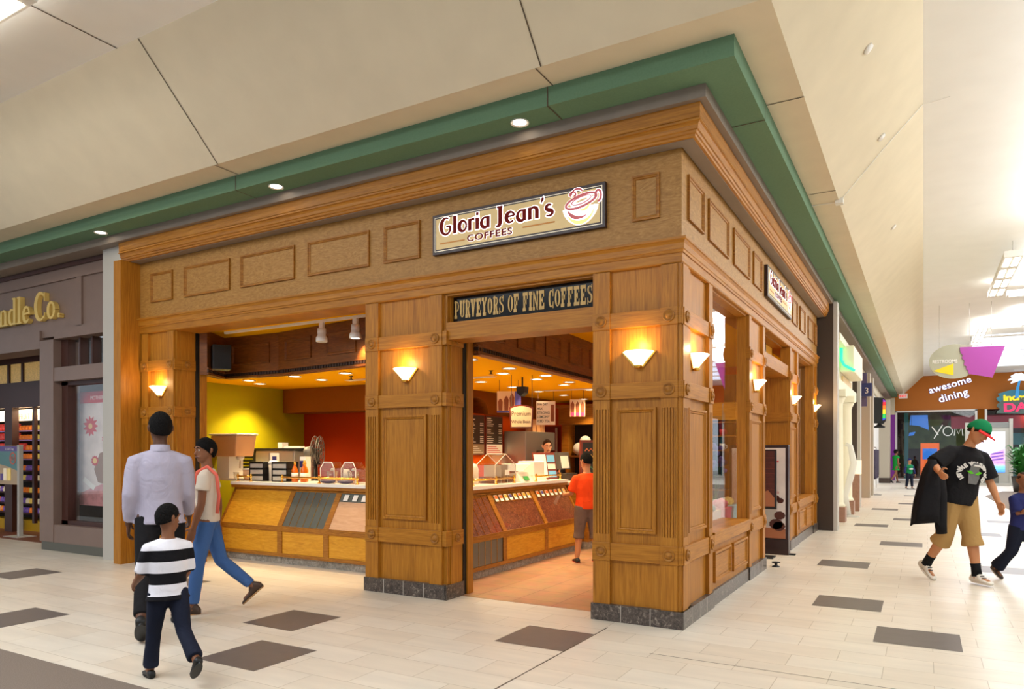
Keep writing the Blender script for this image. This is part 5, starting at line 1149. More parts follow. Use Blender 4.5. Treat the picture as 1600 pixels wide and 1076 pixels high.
# right arm of the counter
for y,la in ((1.78,'white insulated carafe with gold knob at the near end of the right counter'),(1.98,'white insulated carafe with domed lid touching the house shaped box')):
    t = thing('carafe',la,'carafe',(-3.42,y,CT),0,'white carafes'); mb = MB(); mb.lathe([(0,0),(.085,0),(.085,.20),(.07,.245),(.045,.27),(0,.275)],seg=18); mb.build('body','frost',t,True); mb = MB(); mb.lathe([(0,.27),(.02,.27),(.016,.30),(0,.31)],seg=10); mb.build('knob','gold' if y < 1.9 else 'offwhite',t,True)
t = thing('bean_house_box','clear house shaped bean box with peaked roof on the worktop','display box',(-3.36,2.5,CT))
mb = MB(); mb.box(-.15,.15,-.28,.28,0,.25); mb.build('case','clear',t)
mb = MB(); mb.prism([(-.28,.25),(.28,.25),(.0,.40)],lambda a,b,d:(d,a,b),-.15,.15); mb.build('roof','clear',t)
mb = MB(); mb.box(-.13,.13,-.26,.26,.004,.09); mb.build('beans','coffee',t)
mb = MB()
for a in (-.15,.15):
    for b in (-.28,.28): mb.tube([(a,b,0),(a,b,.25),(a,0,.40)],.006,6)
mb.tube([(-.15,0,.4),(.15,0,.4)],.006,6); mb.build('edge_bars','frost',t)
for b in (-.1,.08): mb = MB(); mb.box(-.14,.14,b-.003,b+.003,0,.25); mb.build('divider','frost',t)
mb = MB(); mb.box(.151,.154,-.02,.10,.11,.18); mb.build('card','paperw',t)
t = thing('counter_scale','white counter scale with a wide cream bowl and green display','scale',(-3.34,3.02,CT)); mb = MB(); mb.hexa([(-.16,-.2,0),(.2,-.2,0),(.2,.2,0),(-.16,.2,0),(-.14,-.16,.1),(.1,-.16,.14),(.1,.16,.14),(-.14,.16,.1)]); mb.build('body','offwhite',t,bevel=.006)
M['lcd'] = mat('green_display',(40,120,50),.4,emit=(60,170,70),es=.5); mb = MB(); mb.hexa([(.202,-.08,.03),(.202,.06,.03),(.2,.06,.03),(.2,-.08,.03),(.16,-.08,.08),(.16,.06,.08),(.155,.06,.08),(.155,-.08,.08)]); mb.build('display','lcd',t)
mb = MB(); mb.lathe([(0,.15),(.1,.15),(.2,.24),(.22,.255),(.205,.25),(.1,.165),(0,.165)],seg=22); mb.build('bowl','cream',t,True)
t = thing('napkin_box','white box dispenser standing beside the scale','dispenser',(-3.36,3.52,CT)); mb = MB(); mb.box(-.14,.14,-.17,.17,.07,.29); mb.build('box','whitep',t,bevel=.015); mb = MB(); mb.hexa([(-.15,-.2,0),(.17,-.2,0),(.17,.2,0),(-.15,.2,0),(-.14,-.18,.07),(.14,-.18,.07),(.14,.18,.07),(-.14,.18,.07)]); mb.build('base','offwhite',t)
def stand(name,la,y,x,m,pics):
    t = thing(name,la,'menu stand',(x,y,CT),math.radians(62)); 
    mb = MB(); mb.hexa([(-.13,0,0),(.13,0,0),(.13,.012,0),(-.13,.012,0),(-.13,.1,.42),(.13,.1,.42),(.13,.112,.42),(-.13,.112,.42)]); b = mb.build('board',m,t); mb = MB(); mb.hexa([(-.1,.2,0),(.1,.2,0),(.1,.21,0),(-.1,.21,0),(-.1,.105,.4),(.1,.105,.4),(.1,.115,.4),(-.1,.115,.4)]); mb.build('prop','redw',t)
    for z0,z1,mm in pics: f = lambda z: .1*z/.42; mb = MB(); mb.hexa([(-.11,f(z0)-.004,z0),(.11,f(z0)-.004,z0),(.11,f(z0),z0),(-.11,f(z0),z0),(-.11,f(z1)-.004,z1),(.11,f(z1)-.004,z1),(.11,f(z1),z1),(-.11,f(z1),z1)]); mb.build('picture',mm,t)
stand('menu_stand','white paper menu stand leaning on the right counter',3.82,-3.32,'redw',[(.03,.39,'paperw')])
stand('menu_stand','dark framed menu stand with blue pictures beside the till',4.08,-3.30,'redw',[(.03,.13,'skyb'),(.16,.24,'menuw'),(.27,.38,'skyb')])
t = thing('till','dark till screen with a white paper taped to its back','till',(-3.3,4.6,1.052)); mb = MB(); mb.box(-.15,.12,-.2,.2,0,.12); mb.build('drawer','menud',t); mb = MB(); mb.box(-.08,-.02,-.04,.04,.12,.2); mb.build('neck','black',t); mb = MB(); mb.hexa([(-.06,-.2,.18),(.0,-.2,.18),(.0,.2,.18),(-.06,.2,.18),(-.12,-.2,.46),(-.04,-.2,.46),(-.04,.2,.46),(-.12,.2,.46)]); mb.build('screen','graym',t); mb = MB(); mb.hexa([(.004,-.14,.2),(.008,-.14,.2),(.008,.14,.2),(.004,.14,.2),(-.035,-.14,.4),(-.03,-.14,.4),(-.03,.14,.4),(-.035,.14,.4)]); mb.build('paper','paperw',t)
t = thing('chalkboard','red framed chalkboard menu with coloured chalk writing behind the boy in orange','menu board',(-2.95,5.0,1.052),math.radians(58)); mb = MB(); mb.box(-.3,.36,-.02,.02,.0,.66); mb.build('frame','redw',t); mb = MB(); mb.box(-.26,.32,-.025,-.02,.04,.62); q = mb.build('slate','chalk',t)
M['chalky']=mat('yellow_chalk',(220,170,70),.8); M['chalkg']=mat('green_chalk',(90,150,110),.8); M['chalko']=mat('orange_chalk',(216,120,70),.8)
for z,m in ((.5,'chalko'),(.4,'chalky'),(.3,'chalkg'),(.2,'chalkg'),(.1,'chalky')): mb = MB(); ribbon(mb,[(-.22+.04*i,z+.02*((i%2)*2-1)) for i in range(13)],.014,lambda a,b,d:(a,d,b),-.028,-.025); mb.build('chalk_line',m,q)
t = thing('plush_toys','bag of white plush toys with a red ribbon in the dark niche','toy',(-4.45,8.0,1.442)); mb = MB(); mb.ball((-.14,0,.14),(.16,.12,.14)); mb.ball((.12,-.02,.15),(.17,.12,.15)); mb.ball((0,-.03,.32),(.12,.1,.1)); mb.build('plush','paperw',t,True); mb = MB(); mb.ball((.12,-.13,.22),(.1,.03,.05)); mb.build('ribbon','posterr',t,True)
# menu boards on the back wall
def menu(y0,y1,la,split):
    t = thing('menu_board',la,'menu board',(0,0,0),0,'brown wall menu boards'); z0,z1 = 1.46,2.175
    mb = MB(); mb.box(-5.1,-5.05,y0,y1,z0,z1); mb.build('frame','redw',t); mb = MB(); mb.box(-5.05,-5.045,y0+.025,y1-.025,z0+.2,z1-.02); q = mb.build('price_list','menud',t)
    mb = MB(); mb.box(-5.05,-5.045,y0+.025,y1-.025,z0+.015,z0+.195); q2 = mb.build('lower_panel',split,t); rnd = random.Random(int(y0*10))
    for k in range(14):
        z = z1-.06-.033*k; 
        if k in (5,9): continue
        mb = MB(); mb.box(-5.045,-5.042,y0+.04,y0+.04+rnd.uniform(.12,.27),z,z+.014 if k else z+.022); mb.build('menu_line','menuw',q)
        if 2 < k: mb = MB(); mb.box(-5.045,-5.042,y1-.16,y1-.05,z,z+.014); mb.build('menu_price','menuw',q)
    for k in range(4): mb = MB(); mb.box(-5.045,-5.042,y0+.05,y1-.06-.06*k,z0+.04+.035*k,z0+.052+.035*k); mb.build('menu_line','menuw' if split != 'paperw' else 'posterr',q2)
menu(4.30,4.89,'brown wall menu board with a tan lower panel under the arch','menut'); menu(4.93,5.53,'brown wall menu board with a white lower panel beside the steel machine','paperw')
wall('wall_arch_back','yellow',-5.46,-5.43,4.15,5.0,2.15,ZC)
# back bar: bench, steel grinder, coffee bags
t = thing('back_bar','oak back bar bench under the menu boards','bench'); mb = MB(); mb.box(-5.09,-4.5,3.4,7.0,0,.98); mb.build('cabinet','oakl',t); mb = MB(); mb.box(-5.09,-4.46,3.38,7.02,.98,1.02); mb.build('top','marble',t)
t = thing('coffee_machine','tall brushed steel brewing machine on the back bar','coffee machine',(-4.8,6.2,1.021)); 
mb = MB(); mb.box(-.25,.22,-.62,-.20,0,.88); mb.build('tall_case','steelb',t,bevel=.01); mb = MB(); mb.box(-.25,.20,-.20,.62,.52,.88); mb.build('head','steelb',t,bevel=.01); mb = MB(); mb.box(-.25,-.1,-.2,.62,0,.52); mb.build('back_plate','black',t); mb = MB(); mb.box(-.2,.2,-.2,.62,0,.06); mb.build('base','steelb',t)
for y in (-.05,.2,.45): mb = MB(); mb.lathe([(0,.40),(.06,.40),(.09,.52),(0,.52)],(.05,y,0),seg=14); mb.build('brew_basket','chrome',t,True); mb = MB(); mb.lathe([(0,.06),(.09,.06),(.1,.2),(.07,.3),(0,.3)],(.05,y,0),seg=14); mb.build('pot','black',t,True)
for i,y in enumerate((6.22,6.40,6.58)):
    mb = MB(); mb.hexa([(-.08,-.07,0),(.08,-.07,0),(.08,.07,0),(-.08,.07,0),(-.07,-.08,.24),(.07,-.08,.24),(.07,.08,.24),(-.07,.08,.24)]); o = mb.build('paper_bag','peach',loc=(-4.82,y,1.903)); tag(o,'tan paper bag on the steel brewing machine, '+('nearest the menu boards','in the middle of three','farthest from the menu boards')[i],'bag','paper bags on the steel machine')
for y,la in ((7.02,'white notice sheet with a red square on the orange wall above the machine'),): 
    t = thing('wall_notice',la,'notice'); mb = MB(); mb.box(-5.1,-5.09,6.55,6.95,1.75,2.12); mb.build('sheet','paperw',t); mb = MB(); mb.box(-5.09,-5.086,6.6,6.7,1.95,2.08); mb.build('red_square','posterr',t)
# hanging posters and the whole bean sign
def hang(name,la,c,w,h,rz,base,cat='poster'):
    t = thing(name,la,cat,c,rz); mb = MB(); mb.box(-w/2,w/2,-.008,.008,-h/2,h/2); s = mb.build('sheet',base,t)
    for a in (-w*.4,w*.4): mb = MB(); mb.tube([(a,0,h/2),(a,0,ZC-c[2])],.004,6); mb.build('hanger','darkpost',t)
    return t, s
FZ = math.radians(29.88)
M['iv'] = mat('cream_poster',(232,200,160),.6); M['ppurp'] = mat('poster_purple',(84,78,160),.6)
t, s = hang('drink_poster','hanging poster of three tall iced drinks on cream and purple',(-3.62,3.3,2.27),.36,.32,FZ,'iv')
mb = MB(); mb.box(.09,.18,-.012,-.008,-.16,.16); mb.box(-.18,.18,-.012,-.008,-.16,-.135); mb.build('purple_side','ppurp',s)
for i,(x,hh) in enumerate(((-.13,.17),(-.04,.21),(.045,.25))): 
    mb = MB(); mb.prism([(x-.028,-.13),(x+.028,-.13),(x+.036,-.13+hh*.75),(x+.02,-.12+hh*.9),(x,-.12+hh),(x-.02,-.12+hh*.9),(x-.036,-.13+hh*.75)],lambda a,b,d:(a,d,b),-.016,-.012); mb.build('drink_picture','brownp',s)
t, s = hang('tea_poster','hanging white poster with dark iced tea lettering beside the whole bean sign',(-4.05,5.35,2.21),.34,.42,FZ,'paperw')
M['tealt'] = mat('teal_print',(60,92,100),.6)
for k,(tx,sz) in enumerate((('SUN DRY',.05),('MILK',.05),('STRONG',.062),('LEMONY',.062),('ICED TEA',.062))): text('lettering',tx,sz,face_matrix((-.155,-.009,.135-.075*k),(1,0,0),(0,0,1)),'tealt' if k > 1 else 'chalk',s,.001,.001,xs=.9 if k < 4 else .85)
mb = MB(); mb.box(.09,.15,-.012,-.008,-.15,.15); mb.build('drink_picture','brownp',s)
t, s = hang('drink_poster','hanging poster of three pink topped drinks near the oak display unit',(-3.5,5.5,2.29),.27,.30,math.radians(36),'iv')
for x in (-.09,0,.09): mb = MB(); mb.prism([(x-.025,-.15),(x+.025,-.15),(x+.034,.06),(x,.12),(x-.034,.06)],lambda a,b,d:(a,d,b),-.012,-.008); mb.build('drink_picture','brownp',s); mb = MB(); mb.box(x-.03,x+.03,-.014,-.012,-.14,-.08); mb.build('pink_cup','pinklet',s)
t = thing('bean_sign','hanging arched whole bean sign in a red wood frame over the counter','sign',(-3.1,2.75,2.01),FZ); S_ = .31
outl = [(-.155,-.16),(.155,-.16),(.17,.13)]+[(.17-.34*i/10,.13+.04*math.sin(PI*i/10)) for i in range(1,10)]+[(-.17,.13)]
mb = MB(); mb.prism(outl,lambda a,b,d:(a,d,b),-.015,.015); mb.build('frame','redw',t)
mb = MB(); mb.prism([(a*.88,b*.88) for a,b in outl],lambda a,b,d:(a,d,b),-.02,-.015); q = mb.build('panel','iv',t)
text('lettering','Premium',.092,face_matrix((-.142,-.0205,.015),(1,0,0),(0,0,1)),'chalk',q,.001,.0,xs=.82); text('lettering','Whole Bean',.068,face_matrix((-.142,-.0205,-.09),(1,0,0),(0,0,1)),'chalk',q,.001,xs=.78)
for a in (-.14,.15): mb = MB(); mb.tube([(a,0,.13),(a,0,ZC-2.01)],.005,6); mb.build('rod','darkpost',t)
t = thing('ceiling_speaker','black half round speaker hung over the counter beside the whole bean sign','speaker',(-3.25,3.05,2.40)); mb = MB(); mb.prism([(-.07,.06),(.07,.06),(.06,-.03),(0,-.08),(-.06,-.03)],lambda a,b,d:(a,d,b),-.06,.06); mb.build('case','black',t); mb = MB(); mb.tube([(0,0,.06),(0,0,.2)],.012,6); mb.build('stem','black',t)
# gift display behind the side window
t = thing('gift_shelves','oak gift shelves behind the side window','shelf unit',(-1.05,5.6,0)); 
for x in (-.5,.42): mb = MB(); mb.box(x,x+.03,-.12,.2,0,2.3); mb.build('side','oakh',t)
mb = MB(); mb.box(-.5,.45,.18,.2,0,2.3); mb.build('back','darkin',t)
for z in (.9,1.28,1.53,1.76,1.98,2.27): mb = MB(); mb.box(-.5,.45,-.12,.18,z,z+.02); mb.build('shelf','oakh',t)
mb = MB(); mb.box(-.52,.47,-.14,-.12,2.02,2.3); mb.build('header','oakl',t)
gi = 0
for z,cols in ((1.3,('paperw','navy','black')),(1.55,('skyb','paperw','posterr')),(1.78,('paperw','posterr','lime')),(2.0,('pinklet','posterr','paperw'))):
    for j,m in enumerate(cols):
        mb = MB(); mb.lathe([(0,0),(.04,0),(.045,.1),(.04,.1),(.035,.01)],seg=14); o = thing('gift_mug','%s gift mug on the oak shelves, %s from the window side on the %s shelf' % ({'paperw':'white','navy':'navy','black':'black','skyb':'blue','posterr':'red','lime':'lime','pinklet':'pink'}[m],('third','second','first')[j],{1.3:'lowest',1.55:'second',1.78:'third',2.0:'top'}[z]),'mug',(-1.25+.26*j,5.55,z+.0005),0,'gift mugs'); mb.build('cup',m,o,True); mb = MB(); mb.tube([(.042,0,.08),(.07,0,.07),(.07,0,.03),(.042,0,.02)],.007,6); mb.build('handle',m,o,True)
t = thing('window_plinth','white display plinth inside the side window','plinth'); mb = MB(); mb.box(-1.0,-.34,3.0,5.0,0,.45); mb.box(-.98,-.32,1.1,2.7,0,.45); 
mb = MB(); mb.box(-1.1,-.34,1.1,4.6,0,.45); mb.build('block','whitep',t)
M['giftp']=mat('pink_gift_bag',(224,96,130),.6); M['gifty']=mat('cream_gift_bag',(240,210,150),.6); M['giftb']=mat('pale_blue_gift_bag',(160,206,214),.6); M['tissue']=mat('yellow_tissue',(222,190,110),.7)
for y,m,mt,la in ((3.15,'gifty','leaf','cream gift bag with green sprig in the side window'),(3.75,'giftp','giftp','pink gift bag with pink tissue in the side window'),(4.3,'giftb','tissue','pale blue gift bag with yellow tissue in the side window')):
    t = thing('gift_bag',la,'gift bag',(-.6,y,.451),0,'gift bags in the side window'); mb = MB(); mb.hexa([(-.1,-.2,0),(.1,-.2,0),(.1,.2,0),(-.1,.2,0),(-.12,-.22,.32),(.12,-.22,.32),(.12,.22,.32),(-.12,.22,.32)]); mb.build('bag',m,t)
    mb = MB(); rnd = random.Random(int(y*10))
    for k in range(9): mb.ball((rnd.uniform(-.07,.07),rnd.uniform(-.15,.15),.34+rnd.uniform(0,.05)),(.05,.06,.05),8,6)
    mb.build('tissue',mt,t,True)
t = thing('purple_flowers','bunch of purple artificial flowers by the gift shelves','flowers',(-.85,4.5,.451)); mb = MB(); rnd = random.Random(2)
for k in range(5): mb.tube([(0,0,.25),(rnd.uniform(-.1,.1),rnd.uniform(-.12,.12),.8+.08*k)],.006,5)
mb.build('stems','leaf',t); mb = MB()
for k in range(18): mb.ball((rnd.uniform(-.12,.12),rnd.uniform(-.14,.14),.72+rnd.uniform(0,.45)),.035,8,6)
mb.build('blossoms','violet',t,True); mb = MB(); mb.lathe([(0,0),(.07,0),(.09,.28),(.08,.28),(0,.02)],seg=14); mb.build('vase','frost',t,True)
t = thing('leafy_plant','green leafy plant and yellow gift boxes in the farther side window','plant',(-.6,7.9,.0)); mb = MB(); mb.lathe([(0,0),(.2,0),(.24,.6),(0,.6)],seg=16); mb.build('pot','black',t,True); mb = MB(); rnd = random.Random(9)
for k in range(40):
    a = rnd.uniform(0,2*PI); l = rnd.uniform(.1,.35); z = rnd.uniform(.7,1.5); dx,dy = math.cos(a),math.sin(a); mb.add([(0,0,z-.1),(dx*l*.5-dy*.05,dy*l*.5+dx*.05,z+.05),(dx*l,dy*l,z),(dx*l*.5+dy*.05,dy*l*.5-dx*.05,z+.05)],[(0,1,2,3)])
mb.build('foliage','leaf',t); mb = MB(); mb.box(.1,.28,-.3,.2,.0,.75); mb.build('gift_box','arrow',t)
t['label'] = 'green leafy plant with a yellow box in the farther side window'
# red velvet poster stand in the side doorway
ps = thing('poster_stand','dark framed floor poster stand of red velvet drinks in the side doorway','poster stand',(0,0,0))
y = 5.12; mb = MB(); mb.box(-.78,.07,y,y+.12,.16,1.62); mb.build('frame','signframe',ps,bevel=.005); mb = MB(); mb.box(-.78,.075,y-.02,y+.14,0,.22); mb.build('base','signframe',ps); mb = MB(); mb.box(-.74,.03,y-.006,y,.24,1.575); s = mb.build('sheet','posterw',ps)
mb = MB(); mb.box(.0,.16,y+.02,y+.12,.0,.015); mb.build('foot','black',ps)
text('lettering','VELVET',.15,face_matrix((-.47,y-.0075,1.28),(1,0,0),(0,0,1)),'posterr',s,.001,.003,xs=.82); text('lettering','LATTE',.045,face_matrix((-.16,y-.0075,.90),(1,0,0),(0,0,1)),'posterr',s,.001,xs=.8); text('lettering','creamy',.13,face_matrix((-.62,y-.0075,1.42),(1,0,.12),(-.12,0,1)),'posterr',s,.001,.0,xs=.8)
M['choc'] = mat('dark_chocolate',(84,36,24),.5,var=.3,vs=12); M['lilac']=mat('lilac_cup',(130,100,150),.5); M['woodp']=mat('picture_wood_table',(170,104,66),.6)
fp = lambda a,b,d:(a,d,b)
mb = MB(); mb.prism([(-.74,.24),(.03,.24),(.03,.38),(-.74,.42)],fp,y-.009,y-.006); mb.build('picture_table','woodp',s)
mb = MB(); mb.prism([(-.36,.42),(-.12,.42),(-.08,.78),(-.40,.78)],fp,y-.009,y-.006); mb.build('picture_cup','frost',s)
mb = MB(); mb.prism(arc(-.42,.42,.14,.13,180,360,10)+[(-.3,.5),(-.54,.5)],fp,y-.012,y-.009); mb.build('picture_bowl','lilac',s); mb = MB(); mb.prism(arc(-.42,.5,.12,.09,0,180,10),fp,y-.012,y-.009); mb.build('picture_cream','posterr',s)
for cx,cz,r in ((-.10,.45,.10),(-.02,.58,.08),(.0,.42,.09),(-.1,.84,.05),(-.04,.80,.05)): mb = MB(); mb.prism(arc(cx,cz,r,r*.8,0,360,9)[:-1],fp,y-.0125,y-.0095) if cx+r < .03 else mb.prism(arc(.03-r,cz,r,r*.8,0,360,9)[:-1],fp,y-.0125,y-.0095); mb.build('picture_chocolate','choc',s)
ps2 = thing('door_poster','narrow chocolate bar poster in a black framed stand before the velvet poster','poster',(0,0,0)); y2 = 4.7; mb = MB(); mb.box(-.42,-.03,y2,y2+.05,.70,1.55); mb.box(-.24,-.20,y2+.01,y2+.04,.02,.70); mb.box(-.38,-.06,y2-.1,y2+.15,.0,.02); mb.build('frame','black',ps2); mb = MB(); mb.box(-.40,-.05,y2-.004,y2,.73,1.53); q = mb.build('sheet','choc',ps2)
for k in range(7): mb = MB(); mb.box(-.40,-.05,y2-.006,y2-.004,.98+.075*k,.987+.075*k); mb.build('bar_line','redw',q)
mb = MB(); mb.prism([(-.40,.74),(-.05,.74),(-.05,.86),(-.14,.97),(-.29,.90),(-.40,.98)],fp,y2-.008,y2-.004); mb.build('picture_nuts','woodp',q)
t = thing('door_stop','small black door stop on the floor by the side doorway','door stop',(.10,3.92,0)); mb = MB(); mb.lathe([(0,0),(.05,0),(.05,.01),(.02,.02),(.02,.05),(.055,.055),(.055,.065),(0,.065)],seg=14); mb.build('body','black',t,True)
# ---------------------------------------------------------------- people
def cloth(name, rgb, rough=.85, bump=.35, scale=9, var=.06):
    m, N, L, b = nt(name); c = srgb(*rgb)
    tc = N.new('ShaderNodeTexCoord'); n = N.new('ShaderNodeTexNoise'); n.inputs['Scale'].default_value = scale; n.inputs['Detail'].default_value = 3; n.inputs['Distortion'].default_value = 1.2
    L.new(tc.outputs['Object'], n.inputs['Vector'])
    bp = N.new('ShaderNodeBump'); bp.inputs['Strength'].default_value = bump; bp.inputs['Distance'].default_value = .03
    L.new(n.outputs['Fac'], bp.inputs['Height']); L.new(bp.outputs['Normal'], b.inputs['Normal'])
    b.inputs['Base Color'].default_value = c; b.inputs['Roughness'].default_value = rough; b.inputs['Specular IOR Level'].default_value = .2
    return m
def striped(name, ca, cb, z0, step):
    m = cloth(name, ca); N, L = m.node_tree.nodes, m.node_tree.links; b = N['Principled BSDF']
    tc = N.new('ShaderNodeTexCoord'); sp_ = N.new('ShaderNodeSeparateXYZ'); L.new(tc.outputs['Object'], sp_.inputs[0])
    a = N.new('ShaderNodeMath'); a.operation = 'SUBTRACT'; a.inputs[1].default_value = z0; L.new(sp_.outputs['Z'], a.inputs[0])
    d = N.new('ShaderNodeMath'); d.operation = 'DIVIDE'; d.inputs[1].default_value = step*2; L.new(a.outputs[0], d.inputs[0])
    f = N.new('ShaderNodeMath'); f.operation = 'FRACT'; L.new(d.outputs[0], f.inputs[0])
    g = N.new('ShaderNodeMath'); g.operation = 'GREATER_THAN'; g.inputs[1].default_value = .5; L.new(f.outputs[0], g.inputs[0])
    mx = N.new('ShaderNodeMix'); mx.data_type = 'RGBA'; mx.inputs['A'].default_value = srgb(*ca); mx.inputs['B'].default_value = srgb(*cb)
    L.new(g.outputs[0], mx.inputs['Factor']); L.new(mx.outputs['Result'], b.inputs['Base Color']); return m
def skin(name, rgb): return mat(name, rgb, .5, spec=.35)
M['skd'] = skin('deep_brown_skin',(92,58,40)); M['skm'] = skin('brown_skin',(134,86,58)); M['skl'] = skin('tan_skin',(196,134,92)); M['skp'] = skin('light_skin',(226,170,136))
M['hairb'] = cloth('black_hair',(17,14,13),rough=.9,bump=1.0,scale=55); M['hairn'] = cloth('dark_brown_hair',(58,34,20),rough=.8,bump=1.0,scale=45)
M['eyew'] = mat('eye_white',(230,224,216),.3); M['lip'] = mat('lip_tone',(140,74,64),.5); M['lipd'] = mat('dark_lip_tone',(86,46,40),.5)
V = Vector
def remesh(o, vox, sm=4):
    r = o.modifiers.new('remesh','REMESH'); r.mode = 'VOXEL'; r.voxel_size = vox; r.use_smooth_shade = True
    s = o.modifiers.new('smooth','SMOOTH'); s.factor = .5; s.iterations = sm
def head_mat(yaw, pitch, roll):
    return Matrix.Rotation(math.radians(yaw),3,'Z') @ Matrix.Rotation(math.radians(roll),3,'Y') @ Matrix.Rotation(math.radians(pitch),3,'X')
HR = [(-.118,.012,.016,-.05),(-.112,.03,.034,-.045),(-.095,.047,.052,-.036),(-.06,.062,.072,-.02),(-.02,.071,.087,-.004),(.02,.075,.097,.002),(.06,.074,.097,.006),(.092,.06,.08,.008),(.11,.036,.05,.01),(.119,.01,.014,.01)]
class Person:
    def __init__(s, label, loc, D, H, skin, hs=1.0, name='person', lean=0, side=0, twist=0, legs=((20,3,3,0),(-16,22,3,30)), arms=((8,8,15),(-8,8,15)), head=(0,0,0), vox=.008, hand_curl=35, armyaw=(0,0)):
        s.root = thing(name, label, 'person', loc, math.atan2(D[0], -D[1])); s.skin = skin; s.H = H; k = s.k = H/1.75; s.hs = hs*k
        hh = .237*s.hs
        s.pel = V((0,0,0)); up = V((math.sin(math.radians(side)), -math.sin(math.radians(lean)), 1)).normalized(); s.up = up
        tl = (H-hh-.045*k)*.5 - .36*k*.5 if False else None
        leg = .40*k*1.0
        rest = H - hh - .05*k                 # sole to neck base
        s.thl = rest*.288; s.shl = rest*.288; s.ank = .075*k; s.tl = rest - s.thl - s.shl - s.ank - .0*k
        tw = math.radians(twist); s.right = V((math.cos(tw), math.sin(tw), 0)); s.right = (s.right - up*s.right.dot(up)).normalized(); s.front = s.right.cross(up); s.front = -s.front if s.front.y > 0 else s.front
        s.neck = s.pel + up*s.tl
        s.sh = {}; s.el = {}; s.wr = {}; s.hip = {}; s.kn = {}; s.an = {}; s.fd = {}; s.fp = {}
        for i, sg in ((0,1),(1,-1)):          # 0 = own left (+x), 1 = own right
            s.sh[i] = s.neck - up*.075*k + s.right*sg*.175*k
            f, b, o = arms[i][0], arms[i][2], arms[i][1]
            yw = math.radians(armyaw[i]); R = Matrix.Rotation(yw,3,'Z')
            d1 = R @ V((sg*math.sin(math.radians(o)), -math.sin(math.radians(f))*math.cos(math.radians(o)), -math.cos(math.radians(f))*math.cos(math.radians(o))))
            f2 = f+b; d2 = R @ V((sg*math.sin(math.radians(o*.5)), -math.sin(math.radians(f2)), -math.cos(math.radians(f2)))).normalized()
            s.el[i] = s.sh[i]+d1*.285*k; s.wr[i] = s.el[i]+d2*.245*k; s.fd[i] = d2
            t, kb, o, fp = legs[i]
            s.hip[i] = s.pel + V((sg*.088*k, 0, -.02*k))
            d1 = V((sg*math.sin(math.radians(o)), -math.sin(math.radians(t)), -math.cos(math.radians(t)))); d2 = V((sg*math.sin(math.radians(o)), -math.sin(math.radians(t-kb)), -math.cos(math.radians(t-kb))))
            s.kn[i] = s.hip[i]+d1*s.thl; s.an[i] = s.kn[i]+d2*s.shl; s.fp[i] = fp
        low = min(min((s.an[i]+s._ft(i,t_,-.075)).z for t_ in (-.07,.19)) for i in (0,1))
        dz = -low
        for d in (s.sh,s.el,s.wr,s.hip,s.kn,s.an):
            for i in d: d[i] = d[i]+V((0,0,dz))
        s.pel = s.pel+V((0,0,dz)); s.neck = s.neck+V((0,0,dz))
        s.hm = head_mat(*head); hd = head_mat(head[0]*.3, head[1]*.5, head[2]*.5) @ up
        s.hc = s.neck + hd*.05*k + (hd*.118*s.hs) + V((0,-.012*k,0))
        s.vox = vox
        mb = MB(); n = 18
        # trunk
        P = lambda q: s.pel+(s.neck-s.pel)*q
        mb.tube([P(-.08),P(.05),P(.3),P(.55),P(.8),P(.93),P(1.0)],[(.085*k,.13*k),(.095*k,.15*k),(.085*k,.13*k),(.095*k,.145*k),(.095*k,.165*k),(.07*k,.13*k),(.052*k,.06*k)],n)
        mb.tube([P(.94),s.neck+(s.hc-s.neck)*.45,s.hc+s.hm@V((0,.01,-.05))*s.hs],[.06*k,.05*s.hs,.052*s.hs],14)
        rings = []
        for z,rx,ry,yo in HR: rings.append([tuple(s.hc+s.hm@(V((rx*math.cos(2*PI*j/20),yo+ry*math.sin(2*PI*j/20),z))*s.hs)) for j in range(20)])
        mb.loft(rings)
        Hd = lambda x,y,z: s.hc+s.hm@(V((x,y,z))*s.hs)
        s.Hd = Hd
        mb.tube([Hd(0,-.088,.022),Hd(0,-.103,-.005),Hd(0,-.115,-.028),Hd(0,-.098,-.036)],[.008*s.hs,.011*s.hs,.014*s.hs,.008*s.hs],8)
        mb.tube([Hd(-.035,-.088,-.062),Hd(0,-.096,-.06),Hd(.035,-.088,-.062)],[.007*s.hs,.011*s.hs,.007*s.hs],8)
        mb.tube([Hd(-.05,-.082,.034),Hd(0,-.1,.032),Hd(.05,-.082,.034)],[.007*s.hs,.008*s.hs,.007*s.hs],8)
        for sg in (1,-1): mb.tube([Hd(sg*.072,.012,-.03),Hd(sg*.084,.018,-.01),Hd(sg*.086,.022,.016),Hd(sg*.076,.014,.03)],[.01*s.hs,.014*s.hs,.015*s.hs,.008*s.hs],8)
        for i, sg in ((0,1),(1,-1)):
            mb.tube([s.neck-s.up*.13*k+(s.sh[i]-s.neck)*.3,s.sh[i]-s.up*.012*k,s.sh[i]+(s.el[i]-s.sh[i])*.3,s.el[i],s.el[i]+(s.wr[i]-s.el[i])*.3,s.wr[i],s.wr[i]+s.fd[i]*.02*k],[.035*k,.044*k,.046*k,.039*k,.042*k,.027*k,.027*k],12)
            mb.tube([s.hip[i]+V((0,0,.05*k)),s.hip[i]+(s.kn[i]-s.hip[i])*.25,s.kn[i],s.kn[i]+(s.an[i]-s.kn[i])*.3,s.an[i],s.an[i]+V((0,0,-.03*k))],[.085*k,.083*k,.056*k,.058*k,.038*k,.04*k],12)
            s.hand(mb, i, sg, hand_curl)
            pts = [s.an[i]+s._ft(i,t_,-.045) for t_ in (-.05,0,.08,.16)]
            mb.tube(pts,[.03*k,.034*k,.032*k,.02*k],10)
        s.body = mb.build('body', skin, s.root, True); remesh(s.body, vox, 3)
